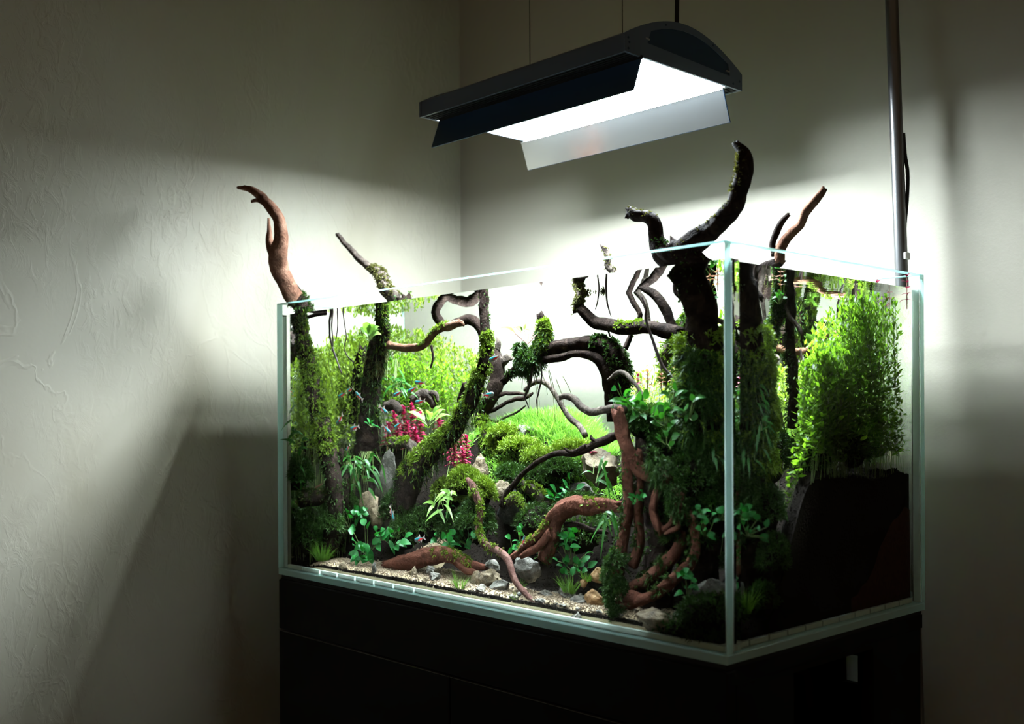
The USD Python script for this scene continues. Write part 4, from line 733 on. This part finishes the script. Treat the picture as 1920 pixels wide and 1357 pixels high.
def cushion(label, blobs, n, m, how='f', seed=1, L=.010, W=.0016, name='moss_cushion', cat_='moss', up=.6, droop=.3, solid='soil'):
    """a mound of moss: fronds over rounded lumps. blobs: (px, py, y, rx px, ry px)"""
    g = np.random.default_rng(seed); c0 = at(blobs[0][0], blobs[0][1] + blobs[0][4], blobs[0][2], how); o = thing(name, label, cat_, c0); P, D, lump = [], [], []
    for bx, by, y, rx, ry in blobs:
        c = at(bx, by, y, how); s = scale(bx, by, y, how); k = n // len(blobs); u = norm(g.normal(size=(k, 3))); u[:, 2] = np.abs(u[:, 2]) * 1.0 - .25
        R = np.array([rx * s, rx * s * .8, ry * s]); wob = (.75 + .5 * meshkit.noise(u * 2.5 + seed, seed))[:, None]; q = c + u * R * wob
        q[:, 0] = np.clip(q[:, 0], -.432, .432); q[:, 1] = np.clip(q[:, 1], -.208, .208); q[:, 2] = np.minimum(q[:, 2], WZ - .004)
        P.append(q); D.append(norm(u / R * R.mean()) + np.array([0, 0, up]) + g.normal(size=(k, 3)) * .55); lump.append(rock(c, R * .8, seed + len(lump), 0, 0, 2, .4))
    P, D = np.vstack(P), np.vstack(D); n2 = len(P); Lg = L * g.uniform(.5, 1.3, n2); parts = [blades(P, D, Lg, W, droop, rng=g, prof=(.6, 1, .8, 0))]
    for sfrac in (.3, .6):
        for sg in (-1, 1):
            dn = norm(D); parts.append(blades(P + dn * (Lg * sfrac)[:, None], dn + sg * norm(np.cross(dn, g.normal(size=(n2, 3)))), Lg * .45, W * .9, .1, rng=g, prof=(.9, .8, 0)))
    obj('fronds', cat(parts), m, o, kind='stuff'); obj('core', cat(lump), solid, o, True); return o
def sprig(label, px, py, y, h, n, Lp, Wp, m, how='f', seed=1, lean=0., name='stem_plant', stem='stem_red', group=None):
    """one upright stem with whorls of pointed leaves; (px, py) is its tip, h its height in pixels"""
    g = np.random.default_rng(seed); tp = at(px, py, y, how); s = scale(px, py, y, how); b = tp - np.array([0, 0, h * s]) - RIGHT * lean * h * s; o = thing(name, label, 'plant', b, group)
    for k in range(n):
        t = 1 - (k // 3) / max((n + 2) // 3, 1) * .9; p = b + (tp - b) * t; a = k * 2.094 + (k // 3) * 1.05 + g.uniform(-.3, .3); e = .25 + .8 * t ** 4 + g.uniform(-.2, .2)
        hh = RIGHT * math.cos(a) + FWD * math.sin(a); d = hh * math.cos(e) + np.array([0, 0, 1.]) * math.sin(e); L = Lp * s * g.uniform(.75, 1.2) * (1.1 - .4 * t)
        obj('leaf', leafmesh(p, d, np.array([0, 0, 1.]) - FWD * .3, L, Wp * s * g.uniform(.8, 1.2), .35, .2, 1.0), m, o, True)
    obj('stem', rod(b, tp, .0006, 5), stem, o); return o

# --- bushes at the back
stems_and_leaves('pale yellow-green fine-leaved bush filling the back left corner of the tank', 'plant', [(640, 640), (720, 612), (770, 618), (820, 630), (860, 645), (900, 672)], .09, .20, 150, 'f', 'fine_leaf', seed=3, top=.6, leafL=.0115, leafW=.005)
stems_and_leaves('low hazel-green bush in front of the pale corner bush at the left', 'plant', [(650, 690), (700, 680), (760, 668), (820, 672), (880, 700)], .02, .09, 80, 'f', 'bush_leaf', seed=4, top=.5, leafL=.0115, leafW=.005)
stems_and_leaves('light green bush against the left pane behind the mossy left trunk', 'plant', [(575, 680), (610, 655), (650, 650), (690, 660)], -.06, .03, 70, 'f', 'fine_leaf', seed=5, top=.42, leafL=.0115, leafW=.005)
stems_and_leaves('tall dense yellow-green stem plant bush in the back right corner', 'plant', [(1520, 640), (1550, 590), (1590, 568), (1640, 560), (1680, 552), (1712, 556)], .06, .20, 115, 'r', 'bush_leaf', seed=6, top=.85, pair=.0072, leafL=.014, leafW=.0056, jit=14)
stems_and_leaves('shorter green bush in front of the tall one by the right pane', 'plant', [(1500, 690), (1540, 665), (1590, 655), (1640, 660)], .0, .07, 90, 'r', 'bush_leaf', seed=7, top=.75, pair=.0072, leafL=.014, leafW=.0056, jit=14)
stems_and_leaves('loose olive bush behind the two-armed driftwood at the right', 'plant', [(1440, 700), (1470, 690), (1505, 680), (1540, 660)], .05, .17, 70, 'r', 'fine_leaf', seed=8, top=.6)
# --- bright carpet on the hill in the middle
def carpet(label, x0, x1, y0, y1, n, L, m, seed, wid=.001, lean=.45):
    g = np.random.default_rng(seed); x, y = g.uniform(x0, x1, n), g.uniform(y0, y1, n); e = 1 - ((x - (x0 + x1) / 2) / (x1 - x0) * 2) ** 2 * .35
    P = np.c_[x, y, ground(x, y)]; o = thing('carpet_plant', label, 'plant', (np.mean(x), np.mean(y), float(np.mean(P[:, 2]))))
    obj('blades', blades(P, np.c_[g.normal(size=n) * lean, g.normal(size=n) * lean - .15, np.ones(n)], L * g.uniform(.5, 1.3, n) * e, wid, .3, rng=g, prof=(.6, 1, .8, 0)), m, o, kind='stuff')
carpet('soft bright green hairgrass mound in the middle of the back', -.23, .09, .09, .20, 14000, .036, 'carpet_leaf', 21)
carpet('light green needle-leaved carpet sloping in front of the hairgrass mound', -.17, .14, .02, .10, 5200, .020, 'carpet_leaf', 22, .0017, .7)
# --- moss cushions and creeping plants on the ground
cushion('bright moss mound below the red plants left of the slender branch', [(872, 905, -.10, 40, 30), (840, 930, -.09, 40, 34), (905, 925, -.11, 26, 30)], 3600, 'moss_bright', seed=31)
cushion('moss on the ground right behind the slender branch', [(890, 980, -.12, 40, 50), (860, 1000, -.11, 44, 40)], 2600, 'moss_deep', seed=32)
cushion('feathery moss bank below the bright carpet in the middle', [(975, 838, .06, 40, 12), (1020, 858, .04, 44, 10), (945, 815, .08, 26, 14), (1075, 842, .05, 40, 9)], 3000, 'moss_bright', seed=33, L=.013)
cushion('moss around the lower end of the thin dark twig', [(1000, 900, .0, 44, 30), (1050, 880, .01, 36, 20), (960, 890, .01, 30, 20)], 2000, 'moss_deep', seed=34, L=.011)
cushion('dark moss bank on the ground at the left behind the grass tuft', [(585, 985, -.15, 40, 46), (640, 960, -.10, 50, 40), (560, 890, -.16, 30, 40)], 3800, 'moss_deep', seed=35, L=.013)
cushion('moss and debris heap at the lower left of the tank', [(575, 1010, -.185, 36, 34), (620, 985, -.17, 30, 30)], 1500, 'moss_deep', seed=36, L=.011)
cushion('moss tangle between the leaning slab and the central trunk', [(745, 960, -.10, 40, 40), (760, 1000, -.12, 40, 36), (800, 985, -.11, 40, 36)], 2600, 'moss_deep', seed=37, L=.012)
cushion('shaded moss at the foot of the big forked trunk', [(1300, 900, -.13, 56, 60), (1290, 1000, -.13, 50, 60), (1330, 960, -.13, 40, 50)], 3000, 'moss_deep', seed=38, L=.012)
cushion('moss on top of the root stump under the broad-leaved plants', [(1215, 800, -.12, 46, 34), (1262, 830, -.12, 46, 40), (1290, 780, -.10, 40, 40)], 3600, 'moss_deep', seed=39, L=.013)
cushion('mossy ground behind the reddish foreground arch', [(1085, 1000, -.09, 56, 46), (1090, 960, -.05, 60, 40), (1010, 980, -.05, 50, 40)], 1700, 'moss_deep', seed=40)
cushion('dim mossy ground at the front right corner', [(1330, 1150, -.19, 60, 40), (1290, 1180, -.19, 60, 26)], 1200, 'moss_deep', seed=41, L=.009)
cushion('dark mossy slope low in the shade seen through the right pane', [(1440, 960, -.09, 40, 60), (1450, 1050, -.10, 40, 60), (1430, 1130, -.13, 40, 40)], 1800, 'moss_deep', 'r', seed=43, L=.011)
cushion('dark planted bank seen low through the right pane', [(1440, 850, .0, 60, 70), (1520, 860, .05, 60, 60), (1600, 850, .08, 50, 30)], 2600, 'moss_deep', 'r', seed=42, L=.013)
# --- red plants
CRIM = ['crimson stem plant at the upper left of the red group left of the trunk rosette', 'crimson stem plant second from the left in the top row of the red group',
        'tallest crimson stem plant, just left of the trunk rosette', 'short crimson stem plant low in the left half of the red group', 'crimson stem plant low in the middle of the red group under the tallest one',
        'crimson stem plant directly behind the rosette on the central trunk', 'smallest crimson stem plant at the far lower left of the red group', 'crimson stem plant right of the rosette, against the mossy leaning trunk',
        'low crimson stem plant right of the rosette, half behind the leaning trunk', 'crimson stem plant peeping out below the rosette on the central trunk']
PINK = ['pinkish red stem plant nearest under the leaning central trunk', 'tallest pinkish red stem plant right of the leaning central trunk', 'rightmost pinkish red stem plant beyond the leaning central trunk',
        'lower left pinkish red stem plant in the shade of the leaning central trunk', 'lowest small pinkish red stem plant above the bright moss mound']
k = 0
for px, py, y, h in ((738, 775, -.03, 66), (756, 768, -.03, 70), (772, 762, -.02, 78), (746, 796, -.05, 52), (764, 795, -.05, 56), (786, 778, -.03, 66), (728, 800, -.045, 44), (822, 786, -.02, 56), (835, 800, -.02, 50), (778, 806, -.05, 44)):
    sprig(CRIM[k], px, py, y, h, 36, 21, 8.5, 'red_leaf', seed=400 + k, lean=((k * 37) % 7 - 3) * .03, name='red_stem_plant', group='crimson stem plants behind the central trunk'); k += 1
for px, py, y, h in ((846, 818, -.02, 56), (862, 808, -.01, 64), (874, 822, -.02, 56), (852, 838, -.04, 44), (866, 846, -.04, 36)):
    sprig(PINK[k - 10], px, py, y, h, 30, 20, 8, 'red_leaf', seed=400 + k, lean=((k * 37) % 7 - 3) * .04, name='red_stem_plant', group='pinkish stem plants under the central trunk'); k += 1
for i, (px, py, y, h, lab) in enumerate(((1108, 835, -.02, 30, 'small red sprig peeping out behind the fork of the thin dark twig'), (1196, 706, -.06, 30, 'reddish sprig at the top left of the root stump'), (1214, 698, -.05, 34, 'rust-red sprig rising above the broad leaves on the root stump'), (1240, 704, -.05, 30, 'rusty olive sprig right of the rust-red one on the root stump'))):
    sprig(lab, px, py, y, h, 12, 15, 6, 'red_leaf' if i < 2 else 'rusty_leaf', seed=430 + i, name='red_stem_plant')
for i, (px, py, y, h, how, lab) in enumerate(((1330, 492, -.03, 46, 'f', 'rusty orange plant tip just under the surface behind the forked trunk'), (1345, 505, -.02, 40, 'f', 'orange-green plant tip close to the near corner edge'), (1262, 690, -.05, 44, 'f', 'orange-brown sprig left of the big trunk'), (1690, 520, .17, 60, 'r', 'pale pinkish shoot reaching the surface in the back right corner'), (1668, 528, .18, 60, 'r', 'pink shoot left of the palest one in the back right corner'))):
    sprig(lab, px, py, y, h, 15, 16, 5, 'rusty_leaf' if i < 3 else 'red_leaf', how, seed=440 + i, name='rusty_stem_plant')
# --- rosettes
rosette('rosette of broad pale green leaves on top of the dark stump', 692, 640, -.125, 9, 42, 19, 'pale_leaf', seed=501, el=(.35, 1.2), pet=.3, droop=.35, wav=.02)
rosette('rosette of long pale leaves growing on the mossy central trunk', 803, 800, -.12, 11, 40, 14, 'pale_leaf', seed=502, el=(.25, 1.25), pet=.4, droop=.3, wav=.03)
rosette('small plant with olive leaves on red stalks on the end of the dark arch', 989, 645, -.02, 6, 42, 15, 'olive_leaf', seed=503, el=(.5, 1.1), pet=.75, droop=.45, stem='stem_red', az=(2.9, -.2), wav=.03)
rosette('two-leaved oval seedling in front of the dark stump at the left', 695, 800, -.10, 5, 17, 9, 'broad_leaf', seed=504, el=(.1, 1.2), pet=.4)
# --- broad-leaved clumps
CL = [
 ('bright green round-leaved clump low at the left between sand and leaning slab', [(688, 1010, -.165, 34, 34), (678, 1040, -.17, 16, 18)], 26, 24, 17, .45),
 ('darker round-leaved clump above the bright one at the left', [(660, 975, -.14, 26, 24), (672, 958, -.135, 16, 12)], 18, 20, 14, .5),
 ('broad-leaved clump left of the low reddish driftwood', [(735, 1005, -.155, 34, 22), (715, 1000, -.155, 16, 16)], 20, 24, 14, .5),
 ('deep green broad leaves above the low reddish driftwood', [(840, 1010, -.14, 30, 18), (880, 1000, -.13, 30, 26)], 24, 22, 14, .5),
 ('shaded bluish broad leaves in the hollow left of the slender branch', [(870, 965, -.12, 34, 26), (900, 990, -.125, 16, 30)], 18, 16, 12, .5),
 ('glossy broad-leaved clump filling the space under the reddish arch', [(1070, 1030, -.125, 40, 34), (1080, 1062, -.125, 32, 16), (1060, 1000, -.125, 24, 14)], 40, 22, 15, .4),
 ('small broad-leaved plant left of the foot of the reddish arch', [(962, 1012, -.12, 18, 20), (975, 1000, -.12, 10, 20)], 12, 20, 11, .6),
 ('bright broad-leaved plant in front of the dark hollow below the twig', [(1068, 915, -.02, 20, 26), (1042, 925, -.02, 20, 14), (1025, 930, -.02, 12, 10)], 22, 20, 13, .6),
 ('creeping green plant below the carpet by the blocky stone', [(1005, 855, .06, 20, 8), (985, 850, .06, 14, 8)], 10, 14, 8, .5),
 ('mid green leafy plant on the lower part of the root stump', [(1208, 922, -.17, 16, 20), (1190, 932, -.17, 10, 12)], 12, 18, 9, .6),
 ('dark leafy plant at the right foot of the root stump', [(1290, 1098, -.18, 18, 34), (1285, 1075, -.18, 12, 12)], 18, 17, 12, .4),
 ('round-leaved green clump on the left side of the near corner edge', [(1322, 985, -.17, 26, 26), (1312, 960, -.17, 18, 12)], 18, 19, 13, .5),
 ('lush plant with big glossy leaves on top of the root stump', [(1215, 760, -.15, 44, 26), (1180, 745, -.14, 26, 20), (1250, 780, -.15, 30, 24)], 34, 30, 15, .7),
 ('green leafy plant above the left roots of the stump', [(1172, 735, -.13, 24, 20), (1160, 760, -.13, 14, 14)], 16, 18, 12, .6),
 ('broad-leaved plant between the stump and the big forked trunk', [(1290, 760, -.16, 30, 30), (1262, 740, -.15, 24, 18), (1250, 820, -.17, 20, 16)], 24, 24, 12, .5),
 ('small climbing plant with bright leaves on the arm of the two-armed driftwood', None, 12, 14, 9, .6),
]
for i, (lab, bl, n, L, W, up) in enumerate(CL):
    if bl: cluster(lab, bl, n, L, W, 'broad_leaf' if i not in (12, 14) else 'fern_leaf', seed=520 + i, up=up)
cluster('small climbing plant with bright leaves on the arm of the two-armed driftwood', [(1468, 535, .0, 12, 30), (1462, 560, .0, 10, 12)], 16, 15, 9, 'fern_leaf', 'r', seed=540)
cluster('round-leaved green clump on the right side of the near corner edge', [(1405, 985, -.17, 30, 26), (1392, 962, -.17, 16, 14)], 22, 20, 14, 'broad_leaf', 'r', seed=541)
cluster('upright leafy plant at mid height in the dark behind the right pane', [(1562, 760, .05, 30, 20), (1540, 735, .05, 20, 14)], 18, 22, 9, 'fern_leaf', 'r', seed=542)
# --- ferns: long pointed leaves
FE = [
 ('drooping dark green fern in the shade right of the mossy left trunk', [(668, 900, -.11, 34, 40), (655, 870, -.12, 22, 20)], 30, 30, 7.5, 'f', .1, .35),
 ('fern with tapering leaves below the oval seedling', [(690, 870, -.10, 30, 30)], 18, 30, 7, 'f', .2, .3),
 ('bright green fern spreading to the right of the dark stump', [(735, 700, -.03, 26, 34), (750, 725, -.03, 22, 20)], 24, 32, 7, 'f', .3, .1),
 ('dark leaved fern by the left pane beside the trunk foot', [(560, 850, -.19, 18, 50), (548, 790, -.20, 10, 40)], 20, 34, 8, 'f', .4, .0),
 ('green fern low against the left pane above the blunt log', [(565, 900, -.19, 18, 16)], 9, 36, 8, 'f', .7, .0),
 ('light green long-leaved plant hanging over the hollow left of the slender branch', [(825, 945, -.14, 30, 26), (842, 925, -.14, 16, 10)], 14, 46, 8, 'f', .3, .2),
 ('long curved ribbon leaves at the left side of the root stump, upper tuft', [(1125, 885, -.16, 26, 24)], 9, 44, 6, 'f', .3, .2),
 ('ribbon leaves hanging at the left side of the root stump below the arch', [(1142, 985, -.17, 14, 30)], 8, 46, 6, 'f', .0, .5),
 ('shaggy fern draping the right flank of the big trunk behind the right pane', [(1405, 760, -.11, 34, 70), (1425, 820, -.11, 26, 50), (1400, 860, -.12, 26, 30)], 64, 30, 7, 'r', .0, .55),
 ('feathery fern draping the front of the big trunk left of the corner edge', [(1296, 740, -.125, 26, 60), (1286, 810, -.125, 36, 40)], 40, 28, 6, 'f', .0, .5),
]
for i, (lab, bl, n, L, W, how, up, hang) in enumerate(FE):
    cluster(lab, bl, n, L, W, 'fern_leaf' if i not in (5, 6, 7) else 'pale_leaf' if i == 5 else 'fern_leaf', how, 'fern', 'fern', 560 + i, up, .6, .55, shape=.85, hang=hang, fold=.1)
# --- grass
tuft('fine grass tuft standing in the left front corner of the sand', 603, 1052, -.185, 60, 52, 240, seed=601)
tuft('small bright grass tuft on the sand right of the left stone group', 862, 1106, -.195, 36, 42, 70, seed=602)
tuft('grass tuft between the plants and the pebbles right of the slender branch', 1068, 1112, -.16, 50, 46, 90, seed=603)
tuft('short grass right of the pebbles by the orange-brown stone', 1100, 1090, -.15, 30, 26, 50, seed=604)
tuft('little grass tuft under the slender branch', 966, 1130, -.195, 26, 26, 40, seed=605)
tuft('dim grass tuft just right of the near corner edge', 1400, 1150, -.17, 44, 60, 90, how='r', seed=606)
tuft('dim grass tuft just left of the near corner edge', 1335, 1160, -.18, 40, 50, 80, seed=607)
tuft('moss-like grass clump at the foot of the slender branch', 975, 1105, -.165, 24, 24, 60, seed=608)

# ================================================================== FISH
def fish_parts(o):
    n = 18; s = np.linspace(0, 1, n); hgt = .5 * .27 * np.sin(np.pi * np.clip(s, .0, 1) ** .62) ** .75 * (1 - .25 * s) + .012; hgt[-1] = .035; hgt[-2] = .04; wid = hgt * .52; th = np.linspace(0, 2 * np.pi, 20, endpoint=False)
    x = .42 - s * .80; X = .021
    def patch(t0, t1, i0, i1, sw, m, name, tip=True):
        q = []
        for sg in (0, 1):
            tt = np.linspace(t0, t1, 6); tt = np.pi - tt if sg else tt; ii = np.arange(i0, i1); k = np.linspace(0, 1, len(ii)); mid = tt.mean()
            tw = mid + (tt[None] - mid) * (np.sin(np.pi * np.clip(k, .06, .94)) ** .5)[:, None]
            V = np.stack([np.repeat(x[ii][:, None], 6, 1), np.cos(tw) * (wid[ii] * sw + .002)[:, None], np.sin(tw) * (hgt[ii] * sw + .001)[:, None]], -1).reshape(-1, 3) * X
            a, b = np.meshgrid(np.arange(len(ii) - 1), np.arange(5), indexing='ij'); q.append((V, np.stack([a * 6 + b, (a + 1) * 6 + b, (a + 1) * 6 + b + 1, a * 6 + b + 1], -1).reshape(-1, 4)))
        obj(name, cat(q), m, o, True)
    V = np.stack([np.repeat(x[:, None], 20, 1), np.cos(th)[None] * wid[:, None], np.sin(th)[None] * hgt[:, None]], -1).reshape(-1, 3) * X
    a, b = np.meshgrid(np.arange(n - 1), np.arange(20), indexing='ij'); F = np.stack([a * 20 + b, a * 20 + (b + 1) % 20, (a + 1) * 20 + (b + 1) % 20, (a + 1) * 20 + b], -1).reshape(-1, 4)
    c = np.array([[.425 * X, 0, 0]]); nose = np.stack([np.full(20, n * 20), (np.arange(20) + 1) % 20, np.arange(20)], 1); F = np.vstack([F[:, [0, 1, 2]], F[:, [0, 2, 3]], nose])
    obj('body', (np.vstack([V, c]), F), 'fish_body', o, True)
    patch(.10, .75, 2, 14, 1.05, 'fish_blue', 'blue_stripe'); patch(-1.2, .12, 8, 18, 1.05, 'fish_red', 'red_band')
    def fin(pts, name, t=.0004, m='fish_fin'):
        P = np.array([[p[0] * X, 0, p[1] * X] for p in pts]); k = len(P); V = np.vstack([P + [0, t / 2, 0], P - [0, t / 2, 0]]); f = [[0, i, i + 1] for i in range(1, k - 1)] + [[k, k + i + 1, k + i] for i in range(1, k - 1)]
        f += [q for i in range(k) for q in ([i, k + i, (i + 1) % k], [(i + 1) % k, k + i, k + (i + 1) % k])]; obj(name, (V, np.array(f)), m, o)
    fin([(-.36, 0), (-.36, .03), (-.56, .15), (-.50, 0)], 'tail_fin'); fin([(-.36, 0), (-.50, 0), (-.56, -.15), (-.36, -.03)], 'tail_fin')
    fin([(.04, .12), (-.10, .26), (-.14, .11)], 'dorsal_fin'); fin([(-.06, -.11), (-.16, -.22), (-.28, -.06)], 'anal_fin'); fin([(.10, -.12), (.0, -.2), (.02, -.11)], 'pelvic_fin')
    for sg in (-1, 1):
        e = trimesh.creation.icosphere(1, .034 * X); e.apply_translation([.32 * X, sg * .042 * X, .03 * X]); obj('eye', e, 'fish_eye', o, True)
FISH = [((633, 745), (648, 736), -.10, 'neon tetra rising right beside the mossy left trunk, leftmost of the upper trio'),
 ((648, 734), (661, 728), -.09, 'small neon tetra half behind the leftmost one of the upper trio'),
 ((663, 732), (681, 751), -.11, 'neon tetra diving with its tail to the lower right, rightmost of the upper trio'),
 ((629, 799), (643, 776), -.13, 'steeply tilted neon tetra with its tail up beside the left trunk'),
 ((655, 805), (672, 799), -.12, 'neon tetra swimming left in the dark below the tilted one'),
 ((648, 845), (655, 835), -.12, 'tiny pale blue neon tetra lowest of those beside the left trunk'),
 ((727, 776), (712, 762), -.10, 'neon tetra heading down to the right above the oval seedling'),
 ((737, 742), (752, 734), -.09, 'small neon tetra by the fern right of the dark stump'),
 ((761, 737), (783, 724), -.08, 'large neon tetra below the topmost one left of the brown wood knot'),
 ((773, 716), (799, 718), -.075, 'topmost horizontal neon tetra above the brown wood knot'),
 ((774, 755), (798, 751), -.08, 'dark-shaded neon tetra just above the rosette on the central trunk'),
 ((734, 815), (716, 796), -.11, 'neon tetra diving to the right at the left edge of the red plants'),
 ((735, 806), (757, 789), -.10, 'neon tetra in front of the red plants swimming down to the left'),
 ((914, 677), (938, 666), -.09, 'neon tetra in front of the upper part of the central trunk'),
 ((929, 738), (903, 741), -.10, 'neon tetra swimming right beside the central trunk, below its companion'),
 ((739, 979), (731, 948), -.15, 'nearly vertical neon tetra at the foot of the central trunk'),
 ((774, 1014), (797, 1007), -.17, 'lone neon tetra above the low reddish driftwood'),
 ((984, 1004), (979, 1020), -.17, 'neon tetra half hidden at the foot of the reddish arch')]
first = None
for i, (hd, tl, y, lab) in enumerate(FISH):
    a, b = at(*hd, y), at(*tl, y); fx = norm(a - b); sc = min(max(np.linalg.norm(a - b) * 1.15, .015), .026) / .0205; fz = norm(np.array([0, 0, 1.]) - fx * fx[2]); fy = np.cross(fz, fx); c = (a + b) / 2
    p = path_for('neon_tetra', None); x = UsdGeom.Xform.Define(stage, p)
    if first is None:
        first = x; ORIGIN[p] = np.zeros(3); fish_parts(x.GetPrim())
    else:
        x.GetPrim().GetReferences().AddInternalReference(first.GetPath()); x.GetPrim().SetInstanceable(True)
    x.ClearXformOpOrder(); x.AddTransformOp().Set(Gf.Matrix4d(*(fx * sc), 0, *(fy * sc), 0, *(fz * sc), 0, *c, 1))
    tag(x, lab, 'fish', 'neon tetras swimming in the aquarium')
